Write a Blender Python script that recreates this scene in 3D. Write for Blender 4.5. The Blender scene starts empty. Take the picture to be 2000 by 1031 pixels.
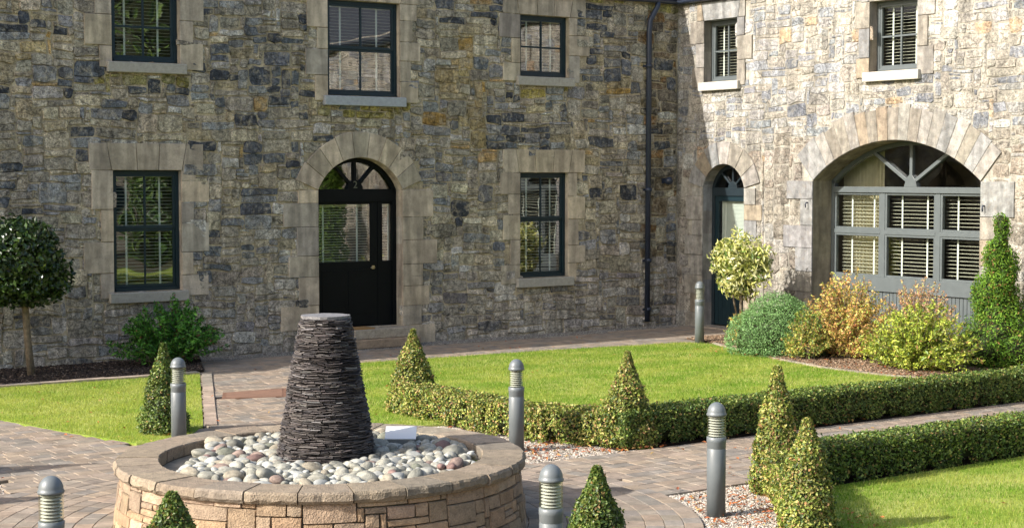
import bpy, bmesh, math, random
import numpy as np
from mathutils import Vector, Matrix, noise
from mathutils.geometry import tessellate_polygon
S = bpy.context.scene
C = S.collection
rad = math.radians
random.seed(7); rng = np.random.default_rng(11)

# ---------------------------------------------------------------- camera, sky, sun
cam_d = bpy.data.cameras.new('camera'); cam = bpy.data.objects.new('camera', cam_d); C.objects.link(cam)
cam.location = (0, 0, 2.9)
cam.rotation_euler = (rad(90) - math.atan(173.5 / 3165), 0, rad(-35.1))
cam_d.sensor_width = 36; cam_d.lens = 3165 / 2000 * 36; cam_d.clip_end = 800; cam_d.clip_start = .1
S.camera = cam
SUN_EL, SUN_A = rad(32), rad(10)
w = bpy.data.worlds.new('World'); S.world = w; w.use_nodes = True
nt = w.node_tree; bg = nt.nodes['Background']; sky = nt.nodes.new('ShaderNodeTexSky')
sky.sky_type = 'NISHITA'; sky.sun_disc = False; sky.sun_elevation = SUN_EL; sky.sun_rotation = rad(280)
sky.air_density = 1.0; sky.dust_density = 3.0; sky.ozone_density = .5
nt.links.new(sky.outputs[0], bg.inputs[0]); bg.inputs[1].default_value = .15
sl = bpy.data.lights.new('sun', 'SUN'); sl.energy = 4.1; sl.angle = rad(.5); sl.color = (1, .96, .90)
so = bpy.data.objects.new('sun', sl); C.objects.link(so)
so.rotation_euler = Vector((math.cos(SUN_A) * math.cos(SUN_EL), -math.sin(SUN_A) * math.cos(SUN_EL), -math.sin(SUN_EL))).to_track_quat('-Z', 'Y').to_euler()
S.view_settings.view_transform = 'Standard'; S.view_settings.look = 'None'
S.view_settings.exposure = 0.92; S.view_settings.gamma = 1

# ---------------------------------------------------------------- materials
def new_mat(name):
    m = bpy.data.materials.new(name); m.use_nodes = True
    return m, m.node_tree.nodes, m.node_tree.links, m.node_tree.nodes['Principled BSDF']
def N(ns, t, **k):
    n = ns.new(t)
    for a, v in k.items():
        if a.startswith('i_'):
            key = a[2:]; n.inputs[int(key) if key.isdigit() else key.replace('_', ' ')].default_value = v
        else: setattr(n, a, v)
    return n
def mixc(ns, ln, mode, fac, a, b):
    m = ns.new('ShaderNodeMix'); m.data_type = 'RGBA'; m.blend_type = mode
    for sock, v in ((m.inputs[0], fac), (m.inputs[6], a), (m.inputs[7], b)):
        if hasattr(v, 'is_output'): ln.new(v, sock)
        else: sock.default_value = v
    return m.outputs[2]
def plain(name, col, rough=.6, metal=0, spec=.5, var=.12, vscale=8, bump=0, bscale=60):
    m, ns, ln, p = new_mat(name)
    p.inputs['Roughness'].default_value = rough; p.inputs['Metallic'].default_value = metal
    p.inputs['Specular IOR Level'].default_value = spec
    tc = N(ns, 'ShaderNodeTexCoord'); n1 = N(ns, 'ShaderNodeTexNoise', i_Scale=vscale, i_Detail=6.0)
    ln.new(tc.outputs['Object'], n1.inputs['Vector'])
    mr = N(ns, 'ShaderNodeMapRange', i_3=1 - var, i_4=1 + var); mr.inputs[1].default_value = .3; mr.inputs[2].default_value = .7
    ln.new(n1.outputs[0], mr.inputs[0])
    ln.new(mixc(ns, ln, 'MULTIPLY', 1.0, (*col, 1), mr.outputs[0]), p.inputs['Base Color'])
    if bump:
        n2 = N(ns, 'ShaderNodeTexNoise', i_Scale=bscale, i_Detail=5.0); ln.new(tc.outputs['Object'], n2.inputs['Vector'])
        b = N(ns, 'ShaderNodeBump', i_Strength=bump, i_Distance=.01); ln.new(n2.outputs[0], b.inputs['Height']); ln.new(b.outputs[0], p.inputs['Normal'])
    return m
def attr_mat(name, rough=.9, var=.35, vscale=14, fine=90, bump=.6, dist=.01, blotch=0, blotch_col=(.55, .53, .47, 1), bl_scale=9, streak=False, spec=.3, smear=0, smear_col=(.36, .32, .24, 1)):
    m, ns, ln, p = new_mat(name)
    p.inputs['Roughness'].default_value = rough; p.inputs['Specular IOR Level'].default_value = spec
    at = N(ns, 'ShaderNodeAttribute', attribute_name='col'); tc = N(ns, 'ShaderNodeTexCoord')
    vec = tc.outputs['Object']
    n1 = N(ns, 'ShaderNodeTexNoise', i_Scale=vscale, i_Detail=8.0, i_Roughness=.65); ln.new(vec, n1.inputs['Vector'])
    mr = N(ns, 'ShaderNodeMapRange', i_3=1 - var, i_4=1 + var); mr.inputs[1].default_value = .32; mr.inputs[2].default_value = .68
    ln.new(n1.outputs[0], mr.inputs[0])
    c = mixc(ns, ln, 'MULTIPLY', 1.0, at.outputs['Color'], mr.outputs[0])
    n3 = N(ns, 'ShaderNodeTexNoise', i_Scale=fine, i_Detail=4.0); ln.new(vec, n3.inputs['Vector'])
    mr3 = N(ns, 'ShaderNodeMapRange', i_3=1 - var * .7, i_4=1 + var * .7); mr3.inputs[1].default_value = .3; mr3.inputs[2].default_value = .7
    ln.new(n3.outputs[0], mr3.inputs[0]); c = mixc(ns, ln, 'MULTIPLY', 1.0, c, mr3.outputs[0])
    if blotch:
        n4 = N(ns, 'ShaderNodeTexNoise', i_Scale=bl_scale, i_Detail=9.0, i_Roughness=.7); ln.new(vec, n4.inputs['Vector'])
        mr4 = N(ns, 'ShaderNodeMapRange', i_4=blotch); mr4.inputs[1].default_value = .54; mr4.inputs[2].default_value = .68
        ln.new(n4.outputs[0], mr4.inputs[0]); c = mixc(ns, ln, 'MIX', mr4.outputs[0], c, blotch_col)
    if smear:
        n6 = N(ns, 'ShaderNodeTexNoise', i_Scale=7.0, i_Detail=8.0, i_Roughness=.7, i_Distortion=.6); ln.new(vec, n6.inputs['Vector'])
        mr6 = N(ns, 'ShaderNodeMapRange', i_4=smear); mr6.inputs[1].default_value = .50; mr6.inputs[2].default_value = .60
        ln.new(n6.outputs[0], mr6.inputs[0]); c = mixc(ns, ln, 'MIX', mr6.outputs[0], c, smear_col)
        n7 = N(ns, 'ShaderNodeTexNoise', i_Scale=26.0, i_Detail=6.0, i_Roughness=.75, i_Distortion=1.0); ln.new(vec, n7.inputs['Vector'])
        mr7 = N(ns, 'ShaderNodeMapRange', i_3=.45, i_4=1.3); mr7.inputs[1].default_value = .40; mr7.inputs[2].default_value = .58
        ln.new(n7.outputs[0], mr7.inputs[0]); c = mixc(ns, ln, 'MULTIPLY', 1.0, c, mr7.outputs[0])
        dv = N(ns, 'ShaderNodeVectorMath', operation='SCALE', i_3=.16); dn = N(ns, 'ShaderNodeTexNoise', i_Scale=5.0, i_Detail=3.0); ln.new(vec, dn.inputs['Vector']); ln.new(dn.outputs['Color'], dv.inputs[0])
        av = N(ns, 'ShaderNodeVectorMath', operation='ADD'); ln.new(vec, av.inputs[0]); ln.new(dv.outputs[0], av.inputs[1]); mpv = N(ns, 'ShaderNodeMapping'); mpv.inputs['Scale'].default_value = (2.6, 2.6, 6.0); ln.new(av.outputs[0], mpv.inputs[0])
        vo = N(ns, 'ShaderNodeTexVoronoi', feature='DISTANCE_TO_EDGE', i_Scale=1.0); ln.new(mpv.outputs[0], vo.inputs['Vector'])
        vm = N(ns, 'ShaderNodeMapRange', i_3=.45, i_4=1.0); vm.inputs[1].default_value = .0; vm.inputs[2].default_value = .07; ln.new(vo.outputs['Distance'], vm.inputs[0])
        nm = N(ns, 'ShaderNodeTexNoise', i_Scale=2.3, i_Detail=4.0); ln.new(vec, nm.inputs['Vector']); mm = N(ns, 'ShaderNodeMapRange'); mm.inputs[1].default_value = .42; mm.inputs[2].default_value = .56; ln.new(nm.outputs[0], mm.inputs[0])
        c = mixc(ns, ln, 'MULTIPLY', mm.outputs[0], c, vm.outputs[0])
    if streak:
        mp = N(ns, 'ShaderNodeMapping'); mp.inputs['Scale'].default_value = (5, 5, .7); ln.new(vec, mp.inputs[0])
        n5 = N(ns, 'ShaderNodeTexNoise', i_Scale=1.6, i_Detail=6.0); ln.new(mp.outputs[0], n5.inputs['Vector'])
        mr5 = N(ns, 'ShaderNodeMapRange', i_3=.72, i_4=1.15); mr5.inputs[1].default_value = .38; mr5.inputs[2].default_value = .62
        ln.new(n5.outputs[0], mr5.inputs[0]); c = mixc(ns, ln, 'MULTIPLY', 1.0, c, mr5.outputs[0])
    ln.new(c, p.inputs['Base Color'])
    ad = N(ns, 'ShaderNodeMath', operation='ADD'); ln.new(n1.outputs[0], ad.inputs[0]); ln.new(n3.outputs[0], ad.inputs[1])
    b = N(ns, 'ShaderNodeBump', i_Strength=bump, i_Distance=dist); ln.new(ad.outputs[0], b.inputs['Height']); ln.new(b.outputs[0], p.inputs['Normal'])
    return m
def leaf_mat(name, trans=.3, rough=.45, spec=.35):
    m, ns, ln, p = new_mat(name)
    at = N(ns, 'ShaderNodeAttribute', attribute_name='col')
    p.inputs['Roughness'].default_value = rough; p.inputs['Specular IOR Level'].default_value = spec
    ln.new(at.outputs['Color'], p.inputs['Base Color'])
    tr = N(ns, 'ShaderNodeBsdfTranslucent'); g = mixc(ns, ln, 'MULTIPLY', 1.0, at.outputs['Color'], (1.1, 1.2, .6, 1)); ln.new(g, tr.inputs[0])
    ms = N(ns, 'ShaderNodeMixShader', i_0=trans); ln.new(p.outputs[0], ms.inputs[1]); ln.new(tr.outputs[0], ms.inputs[2])
    ln.new(ms.outputs[0], ns['Material Output'].inputs[0])
    return m
def glass_mat(name, k=4.2, wav=.004, tint=(.9, .95, .93, 1)):
    m, ns, ln, p = new_mat(name); ns.remove(p)
    ge = N(ns, 'ShaderNodeNewGeometry'); dt = N(ns, 'ShaderNodeVectorMath', operation='DOT_PRODUCT'); ln.new(ge.outputs['Normal'], dt.inputs[0]); ln.new(ge.outputs['Incoming'], dt.inputs[1])
    ab = N(ns, 'ShaderNodeMath', operation='ABSOLUTE'); ln.new(dt.outputs['Value'], ab.inputs[0]); om = N(ns, 'ShaderNodeMath', operation='SUBTRACT', i_0=1.0); ln.new(ab.outputs[0], om.inputs[1])
    pw = N(ns, 'ShaderNodeMath', operation='POWER', i_1=5.0); ln.new(om.outputs[0], pw.inputs[0]); mu = N(ns, 'ShaderNodeMath', operation='MULTIPLY_ADD', i_1=.96, i_2=.043 * k); mu.use_clamp = True; ln.new(pw.outputs[0], mu.inputs[0])
    t = N(ns, 'ShaderNodeBsdfTransparent'); t.inputs[0].default_value = tint
    g = N(ns, 'ShaderNodeBsdfGlossy', i_Roughness=.01)
    tc = N(ns, 'ShaderNodeTexCoord'); nn = N(ns, 'ShaderNodeTexNoise', i_Scale=1.6, i_Detail=1.0); ln.new(tc.outputs['Object'], nn.inputs['Vector'])
    b = N(ns, 'ShaderNodeBump', i_Strength=1.0, i_Distance=wav); ln.new(nn.outputs[0], b.inputs['Height']); ln.new(b.outputs[0], g.inputs['Normal'])
    ms = N(ns, 'ShaderNodeMixShader'); ln.new(mu.outputs[0], ms.inputs[0]); ln.new(t.outputs[0], ms.inputs[1]); ln.new(g.outputs[0], ms.inputs[2])
    ln.new(ms.outputs[0], ns['Material Output'].inputs[0])
    return m

M = {}
M['rubble'] = attr_mat('rubble stone', blotch=.4, smear=.55, smear_col=(.49, .42, .30, 1), var=.45, blotch_col=(.45, .44, .41, 1), bump=.9, dist=.022, vscale=11, fine=70, streak=True)
M['dressed'] = attr_mat('dressed stone', blotch=.45, var=.24, bump=.5, dist=.010, vscale=6, fine=120, bl_scale=22, blotch_col=(.2, .18, .15, 1), streak=True)
M['dressed_b'] = attr_mat('weathered dressed stone', blotch=.7, var=.34, bump=.8, dist=.014, vscale=9, fine=90, bl_scale=11, blotch_col=(.24, .20, .155, 1), streak=True)
M['sill'] = attr_mat('sill stone', var=.15, bump=.5, dist=.006, fine=140)
M['mortar'] = attr_mat('lime mortar', var=.35, bump=1.0, dist=.02, vscale=5, fine=60, streak=True, blotch=.3, blotch_col=(.2, .18, .14, 1))
M['paint'] = plain('shade-darkened blue-green paint', (.010, .024, .031), .4, spec=.3, var=.1)  # joinery paint with the shaded wing's shade put into its colour
M['paint_b'] = plain('sun-lightened blue-green paint', (.095, .110, .112), .4, var=.08)  # same joinery paint, lightened in colour to stand in for sunlight
M['paint_k'] = plain('black door paint', (.004, .005, .006), .5, spec=.12, var=.1)
M['glass'] = glass_mat('window glass', 6.5)
M['glass_b'] = glass_mat('shallow reflecting window glass', 2.5)
M['blind'] = plain('cream blind slats', (.50, .47, .36), .6, var=.04)
M['tape'] = plain('white blind tape', (.66, .66, .60), .8, var=.04)
M['room'] = plain('dim-toned room plaster', (.035, .03, .025), .9)  # room dimness is put into the plaster colour
M['curtain'] = plain('cream curtain', (.50, .44, .30), .9, var=.1)
M['brass'] = plain('worn brass', (.5, .42, .28), .3, metal=.9)
M['iron'] = plain('dark blue cast iron', (.022, .03, .05), .4)
M['slate'] = attr_mat('slate', rough=.7, var=.3, bump=.7, dist=.004, vscale=20, fine=160, spec=.4)
M['paver'] = attr_mat('concrete paver', var=.28, bump=.7, dist=.005, vscale=5, fine=130, blotch=.3, blotch_col=(.13, .12, .09, 1), bl_scale=4)
M['block'] = attr_mat('fountain walling', var=.28, bump=1.0, dist=.012, vscale=14, fine=80, blotch=.35, blotch_col=(.17, .15, .11, 1), bl_scale=7)
M['leaf'] = leaf_mat('leaf', .18); M['leaf_gloss'] = leaf_mat('glossy leaf', .2, .28, .6); M['needle'] = leaf_mat('needle', .25, .6, .2)
M['grass'] = leaf_mat('grass blade', .45, .6, .2)
M['bark'] = plain('bark', (.17, .13, .085), .9, bump=.8, var=.35, vscale=20)
M['gravel'] = attr_mat('gravel', var=.2, bump=.4, dist=.003, fine=200)
M['bollard'] = plain('grey powder coat', (.125, .14, .145), .42, var=.12, vscale=5, bump=.12, bscale=200)
M['lens'] = glass_mat('bollard polycarbonate', 1.2, .002, (.93, .94, .87, 1))
M['louvre'] = plain('cream louvre', (.36, .37, .35), .4, var=.05)

def soil(name, c1, c2, scale, bump=1.0, dist=.03, c3=None, s3=1.2):
    m, ns, ln, p = new_mat(name); p.inputs['Roughness'].default_value = 1; p.inputs['Specular IOR Level'].default_value = .1
    tc = N(ns, 'ShaderNodeTexCoord'); n1 = N(ns, 'ShaderNodeTexNoise', i_Scale=scale, i_Detail=9.0, i_Roughness=.7); ln.new(tc.outputs['Object'], n1.inputs['Vector'])
    mr = N(ns, 'ShaderNodeMapRange'); mr.inputs[1].default_value = .35; mr.inputs[2].default_value = .65; ln.new(n1.outputs[0], mr.inputs[0])
    c = mixc(ns, ln, 'MIX', mr.outputs[0], (*c1, 1), (*c2, 1))
    if c3:
        n2 = N(ns, 'ShaderNodeTexNoise', i_Scale=s3, i_Detail=5.0); ln.new(tc.outputs['Object'], n2.inputs['Vector'])
        m2 = N(ns, 'ShaderNodeMapRange', i_4=.8); m2.inputs[1].default_value = .45; m2.inputs[2].default_value = .62; ln.new(n2.outputs[0], m2.inputs[0])
        c = mixc(ns, ln, 'MIX', m2.outputs[0], c, (*c3, 1))
    ln.new(c, p.inputs['Base Color'])
    b = N(ns, 'ShaderNodeBump', i_Strength=bump, i_Distance=dist); ln.new(n1.outputs[0], b.inputs['Height']); ln.new(b.outputs[0], p.inputs['Normal'])
    return m
M['soil'] = soil('dark mulch', (.008, .006, .004), (.035, .025, .017), 25)
M['soil_b'] = soil('bark mulch', (.05, .033, .022), (.16, .11, .07), 30)
M['sand'] = soil('joint sand', (.055, .048, .035), (.12, .10, .07), 40, .4, .01, (.06, .085, .02), .9)
M['turf'] = soil('turf', (.14, .22, .025), (.24, .31, .05), 18, .6, .02, (.34, .36, .10), 1.1)

# ---------------------------------------------------------------- mesh helpers
def finish(o, parent=None, label=None, cat=None, group=None, kind=None):
    C.objects.link(o)
    if parent is not None: o.parent = parent
    for k, v in (('label', label), ('category', cat), ('group', group), ('kind', kind)):
        if v: o[k] = v
    return o
def thing(name, label, cat, loc=(0, 0, 0), group=None, rz=0):
    o = bpy.data.objects.new(name, None); o.location = loc; o.rotation_euler = (0, 0, rz); o.empty_display_size = .1
    return finish(o, None, label, cat, group)
class MB:
    def __init__(s): s.v = []; s.f = []; s.c = []; s.sm = []
    def face(s, pts, col=(.5, .5, .5), smooth=False):
        i = len(s.v); s.v.extend(pts); s.f.append(tuple(range(i, i + len(pts)))); s.c.append(col); s.sm.append(smooth)
    def add(s, pts, faces, col=(.5, .5, .5), smooth=False):
        i = len(s.v); s.v.extend(pts)
        for f in faces: s.f.append(tuple(i + k for k in f)); s.c.append(col); s.sm.append(smooth)
    def box(s, a, b, col=(.5, .5, .5)):
        x0, y0, z0 = a; x1, y1, z1 = b
        s.add([(x0, y0, z0), (x1, y0, z0), (x1, y1, z0), (x0, y1, z0), (x0, y0, z1), (x1, y0, z1), (x1, y1, z1), (x0, y1, z1)],
              [(0, 3, 2, 1), (4, 5, 6, 7), (0, 1, 5, 4), (1, 2, 6, 5), (2, 3, 7, 6), (3, 0, 4, 7)], col)
    def prism(s, poly, d0, d1, col=(.5, .5, .5)):          # poly in (u, z), extruded in d; local coords (u, z, d)
        n = len(poly); pts = [(u, z, d0) for u, z in poly] + [(u, z, d1) for u, z in poly]
        s.add(pts, [tuple(range(n - 1, -1, -1)), tuple(range(n, 2 * n))] + [(k, (k + 1) % n, n + (k + 1) % n, n + k) for k in range(n)], col)
    def slab(s, poly, z0, z1, col=(.5, .5, .5)):
        n = len(poly); pts = [(x, y, z0) for x, y in poly] + [(x, y, z1) for x, y in poly]
        s.add(pts, [tuple(range(n, 2 * n))] + [(k, (k + 1) % n, n + (k + 1) % n, n + k) for k in range(n)], col)
    def tube(s, pts, r, n=8, col=(.5, .5, .5), cap=True):
        pts = [Vector(p) for p in pts]; rs = r if isinstance(r, (list, tuple)) else [r] * len(pts)
        i = len(s.v); prev = None
        for k, p in enumerate(pts):
            t = (pts[min(k + 1, len(pts) - 1)] - pts[max(k - 1, 0)]).normalized()
            a = t.orthogonal().normalized() if prev is None else (prev - t * prev.dot(t)).normalized()
            prev = a; b = t.cross(a)
            for j in range(n):
                q = 2 * math.pi * j / n; s.v.append(tuple(p + (a * math.cos(q) + b * math.sin(q)) * rs[k]))
        for k in range(len(pts) - 1):
            for j in range(n):
                s.f.append((i + k * n + j, i + k * n + (j + 1) % n, i + (k + 1) * n + (j + 1) % n, i + (k + 1) * n + j)); s.c.append(col); s.sm.append(True)
        if cap:
            e = i + (len(pts) - 1) * n
            s.f.append(tuple(range(i + n - 1, i - 1, -1))); s.c.append(col); s.sm.append(False)
            s.f.append(tuple(range(e, e + n))); s.c.append(col); s.sm.append(False)
    def lathe(s, prof, n=24, c=(0, 0, 0), col=(.5, .5, .5), smooth=True):
        i = len(s.v)
        for r, z in prof:
            for j in range(n):
                q = 2 * math.pi * j / n; s.v.append((c[0] + r * math.cos(q), c[1] + r * math.sin(q), c[2] + z))
        for k in range(len(prof) - 1):
            for j in range(n):
                s.f.append((i + k * n + j, i + k * n + (j + 1) % n, i + (k + 1) * n + (j + 1) % n, i + (k + 1) * n + j)); s.c.append(col); s.sm.append(smooth)
    def build(s, name, mat, parent=None, mp=None, bevel=0, merge=False, **tags):
        me = bpy.data.meshes.new(name)
        vs = [mp(*p) for p in s.v] if mp else s.v
        me.from_pydata([tuple(p) for p in vs], [], s.f)
        ca = me.color_attributes.new('col', 'FLOAT_COLOR', 'CORNER')
        lt = np.array([len(f) for f in s.f]); cc = np.ones((len(s.f), 4), np.float32); cc[:, :3] = np.array([c[:3] for c in s.c])
        ca.data.foreach_set('color', np.repeat(cc, lt, axis=0).ravel())
        me.polygons.foreach_set('use_smooth', s.sm)
        me.materials.append(mat); me.update()
        o = bpy.data.objects.new(name, me); finish(o, parent, **tags)
        if parent is not None and parent.type == 'EMPTY':
            pass
        if bevel:
            md = o.modifiers.new('bevel', 'BEVEL'); md.width = bevel; md.segments = 2; md.limit_method = 'ANGLE'
        return o
def scatter(name, tv, tf, pos, R, sc, col, mat, parent=None, smooth=False, **tags):
    tv = np.asarray(tv, float); pos = np.asarray(pos, float); n = len(pos); k = len(tv); L = len(tf[0]); F_ = len(tf)
    sc = np.asarray(sc, float)
    if sc.ndim == 1: sc = np.repeat(sc[:, None], 3, 1)
    v = np.einsum('nij,nkj->nki', R, tv[None] * sc[:, None, :]) + pos[:, None, :]
    me = bpy.data.meshes.new(name); me.vertices.add(n * k); me.vertices.foreach_set('co', v.ravel())
    idx = (np.arange(n)[:, None, None] * k + np.array(tf)[None]).reshape(-1)
    me.loops.add(len(idx)); me.loops.foreach_set('vertex_index', idx.astype(np.int32))
    me.polygons.add(n * F_); me.polygons.foreach_set('loop_start', (np.arange(n * F_) * L).astype(np.int32))
    try: me.polygons.foreach_set('loop_total', np.full(n * F_, L, np.int32))
    except Exception: pass
    me.update(calc_edges=True); me.polygons.foreach_set('use_smooth', np.full(n * F_, smooth))
    ca = me.color_attributes.new('col', 'FLOAT_COLOR', 'CORNER')
    c4 = np.ones((n, 4), np.float32); c4[:, :3] = col
    ca.data.foreach_set('color', np.repeat(c4, F_ * L, axis=0).ravel())
    me.materials.append(mat); me.validate()
    o = bpy.data.objects.new(name, me); return finish(o, parent, **tags)
def frames(nrm, spin=None):
    n = nrm / np.linalg.norm(nrm, axis=1, keepdims=True)
    a = rng.normal(size=n.shape); a -= n * (a * n).sum(1, keepdims=True); a /= np.linalg.norm(a, axis=1, keepdims=True)
    b = np.cross(n, a); return np.stack([a, b, n], axis=2)
def pal(n, palette, jit=.18):
    ws = np.array([p[1] for p in palette], float); cs = np.array([p[0] for p in palette]); i = rng.choice(len(palette), n, p=ws / ws.sum())
    c = cs[i] * (1 + rng.normal(0, jit, (n, 1))) * (1 + rng.normal(0, jit * .10, (n, 3))); return np.clip(c, .003, .9)
def pick(palette, jit=.15):
    return tuple(pal(1, palette, jit)[0])
def inside(poly, x, y):
    r = False; n = len(poly); j = n - 1
    for i in range(n):
        xi, yi = poly[i]; xj, yj = poly[j]
        if (yi > y) != (yj > y) and x < (xj - xi) * (y - yi) / (yj - yi) + xi: r = not r
        j = i
    return r
def inside_np(poly, x, y):
    r = np.zeros(len(x), bool); n = len(poly); j = n - 1
    for i in range(n):
        xi, yi = poly[i]; xj, yj = poly[j]
        if yi != yj:
            r ^= ((yi > y) != (yj > y)) & (x < (xj - xi) * (y - yi) / (yj - yi) + xi)
        j = i
    return r
def smooth_poly(pts, k=2):
    for _ in range(k):
        q = []
        for i in range(len(pts)):
            a, b = pts[i], pts[(i + 1) % len(pts)]
            q += [(a[0] * .75 + b[0] * .25, a[1] * .75 + b[1] * .25), (a[0] * .25 + b[0] * .75, a[1] * .25 + b[1] * .75)]
        pts = q
    return pts

# ---------------------------------------------------------------- ground, lawns, beds
YA, XB = 23.74, 20.56
CX, CY = 6.375, 11.80
g = MB(); g.face([(-400, -400, 0), (400, -400, 0), (400, 400, 0), (-400, 400, 0)]); g.build('ground', M['sand'], kind='structure')
lawn_left = [(2, 22.05), (2, 19.9), (4.6, 19.6), (5.95, 18.92), (6.26, 17.56), (6.50, 16.8), (6.61, 16.39), (6.85, 16.28), (7.12, 16.31), (7.72, 17.15), (9.68, 21.60)]
lawn_mid = [(9.0, 15.9), (12.27, 21.52), (13.3, 21.42), (15.4, 21.30), (18.35, 20.95), (18.55, 20.5), (18.15, 19.3), (17.8, 18.2), (17.55, 17.0), (17.6, 15.85), (17.89, 14.8), (18.6, 13.5), (18.9, 13.1), (10.9, 13.25), (10.5, 13.7), (10.25, 14.6), (10.12, 15.6)]
lawn_right = [(10.3, 10.46), (20, 10.46), (20, 2), (6.5, 2), (7.6, 6.5), (9.5, 8.6), (9.9, 9.6)]
bed_left = [(2, 23.73), (10.62, 23.73), (9.86, 21.85), (2, 22.25)]
bed_right = [(18.75, 21.35), (20.55, 21.6), (20.55, 12.9), (18.5, 12.9), (17.95, 14.8), (17.68, 15.85), (17.63, 17.0), (17.88, 18.2), (18.23, 19.3), (18.63, 20.45)]
gravel_r = [(9.0, 11.02), (20.0, 11.02), (20.0, 10.4), (10.3, 10.42), (9.9, 9.6), (9.5, 8.6), (7.6, 6.5), (5.2, 7.0), (5.2, 8.5), (7.2, 8.6), (8.6, 9.4)]
gravel_m = [(9.35, 13.07), (19, 13.07), (19, 13.3), (10.9, 13.3), (10.5, 13.7), (10.25, 14.6), (10.12, 15.7), (9.0, 15.7), (8.7, 14.2)]
gravel_l = [(4.78, 15.3), (3.9, 15.9), (2.8, 14.6), (3.9, 13.4), (4.6, 14.5)]
gravel_f = [(3.0, 11.5), (2.2, 10.5), (3.4, 9.2), (4.2, 9.4), (3.4, 10.6)]
strip = [(10.62, 23.73), (20.5, 23.73), (20.5, 23.35), (19.2, 23.18), (14.5, 23.05), (10.4, 23.12)]
def sheet(name, poly, z, mat, kind='structure', z0=-.01, **t):
    mb = MB(); tris = tessellate_polygon([[Vector((x, y, 0)) for x, y in poly]])
    mb.add([(x, y, z) for x, y in poly], [tuple(q) for q in tris])
    n = len(poly)
    for i in range(n):
        a, b = poly[i], poly[(i + 1) % n]; mb.face([(a[0], a[1], z0), (b[0], b[1], z0), (b[0], b[1], z), (a[0], a[1], z)])
    o = mb.build(name, mat, kind=kind, **t)
    bm = bmesh.new(); bm.from_mesh(o.data)
    for f in bm.faces:
        if abs(f.normal.z) > .9 and f.normal.z < 0: f.normal_flip()
    bm.to_mesh(o.data); bm.free(); return o
for p in (lawn_left, lawn_mid, lawn_right): sheet('lawn', p, .036, M['turf'])
sheet('flower_bed', bed_left, .05, M['soil']); sheet('flower_bed', bed_right, .05, M['soil_b'])
for p in ([(10.55, 10.44), (19.5, 10.44), (19.5, 10.86), (10.55, 10.86)], [(10.6, 13.1), (19.5, 13.04), (19.5, 13.46), (10.6, 13.5)]): sheet('flower_bed', p, .037, M['soil'])
for p in (gravel_r, gravel_m, gravel_l, gravel_f, strip): sheet('gravel_bed', p, .005, M['sand'])
# kerbs edging the lawns
kerbmb = MB()
def kerb(pts, wd, z, seg=.45, out=1):
    for (a, b) in zip(pts[:-1], pts[1:]):
        a = Vector(a); b = Vector(b); L = (b - a).length; t = (b - a) / L; nn = Vector((-t.y, t.x)) * out; k = max(1, int(L / seg))
        for i in range(k):
            p = a + t * (L * i / k + .004); q = a + t * (L * (i + 1) / k - .004)
            kerbmb.slab([tuple(p), tuple(q), tuple(q + nn * wd), tuple(p + nn * wd)], 0, z + random.uniform(-.003, .003), pick([((.33, .26, .20), 1), ((.28, .24, .19), 1)], .1))
kerb([(2, 22.08), (9.70, 21.63)], .17, .062)
kerb([(9.72, 21.62), (7.74, 17.15)], .14, .045, out=1)
kerb([(18.57, 20.5), (18.17, 19.3), (17.82, 18.2), (17.57, 17.0), (17.62, 15.85), (17.91, 14.8)], .07, .055, .3, out=1)
kerbmb.build('kerb', M['paver'], kind='structure')

# grass blades
def grass(polys, dens, seed):
    P = []
    for poly, (x0, x1, y0, y1) in polys:
        n = int((x1 - x0) * (y1 - y0) * dens); x = rng.uniform(x0, x1, n); y = rng.uniform(y0, y1, n)
        k = inside_np(poly, x, y); P.append(np.stack([x[k], y[k]], 1))
    P = np.concatenate(P); n = len(P)
    up = np.stack([rng.normal(0, .35, n), rng.normal(0, .35, n), np.ones(n)], 1)
    a = rng.uniform(0, 2 * np.pi, n); t = np.stack([np.cos(a), np.sin(a), np.zeros(n)], 1)
    R = np.stack([t, np.cross(up, t), up], 2)
    gx = np.arange(3, 20, .08); gy = np.arange(7, 23, .08); G_ = np.array([[noise.noise(Vector((a * .8, b * 1.7, 0))) * .6 + noise.noise(Vector((a * 2.6, b * 6, 3))) * .45 for b in gy] for a in gx])
    f = .42 + 1.7 * G_[np.clip(((P[:, 0] - 3) / .08).astype(int), 0, len(gx) - 1), np.clip(((P[:, 1] - 7) / .08).astype(int), 0, len(gy) - 1)] + .55 * (P[:, 0] < 9.2)
    f = np.clip(f + rng.normal(0, .25, n), 0, 1)[:, None]
    c = np.array([[.13, .25, .018]]) * (1 - f) + np.array([[.35, .38, .08]]) * f
    dry = rng.random(n) < .10; c[dry] = [.48, .43, .17]; c *= (1 + rng.normal(0, .15, (n, 1)))
    h = rng.uniform(.02, .045, n)
    scatter('grass', [(-.5, 0, 0), (.5, 0, 0), (.1, .25, 1)], [(0, 1, 2)], np.column_stack([P, np.full(n, .034)]), R,
            np.column_stack([rng.uniform(.004, .008, n), h, h]), np.clip(c, .01, .6), M['grass'], kind='stuff')
grass([(lawn_left, (4.5, 9.8, 16.2, 22.0)), (lawn_mid, (9.0, 19, 12.9, 21.6)), (lawn_right, (9.0, 16, 7.5, 10.4))], 2400, 1)

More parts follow.
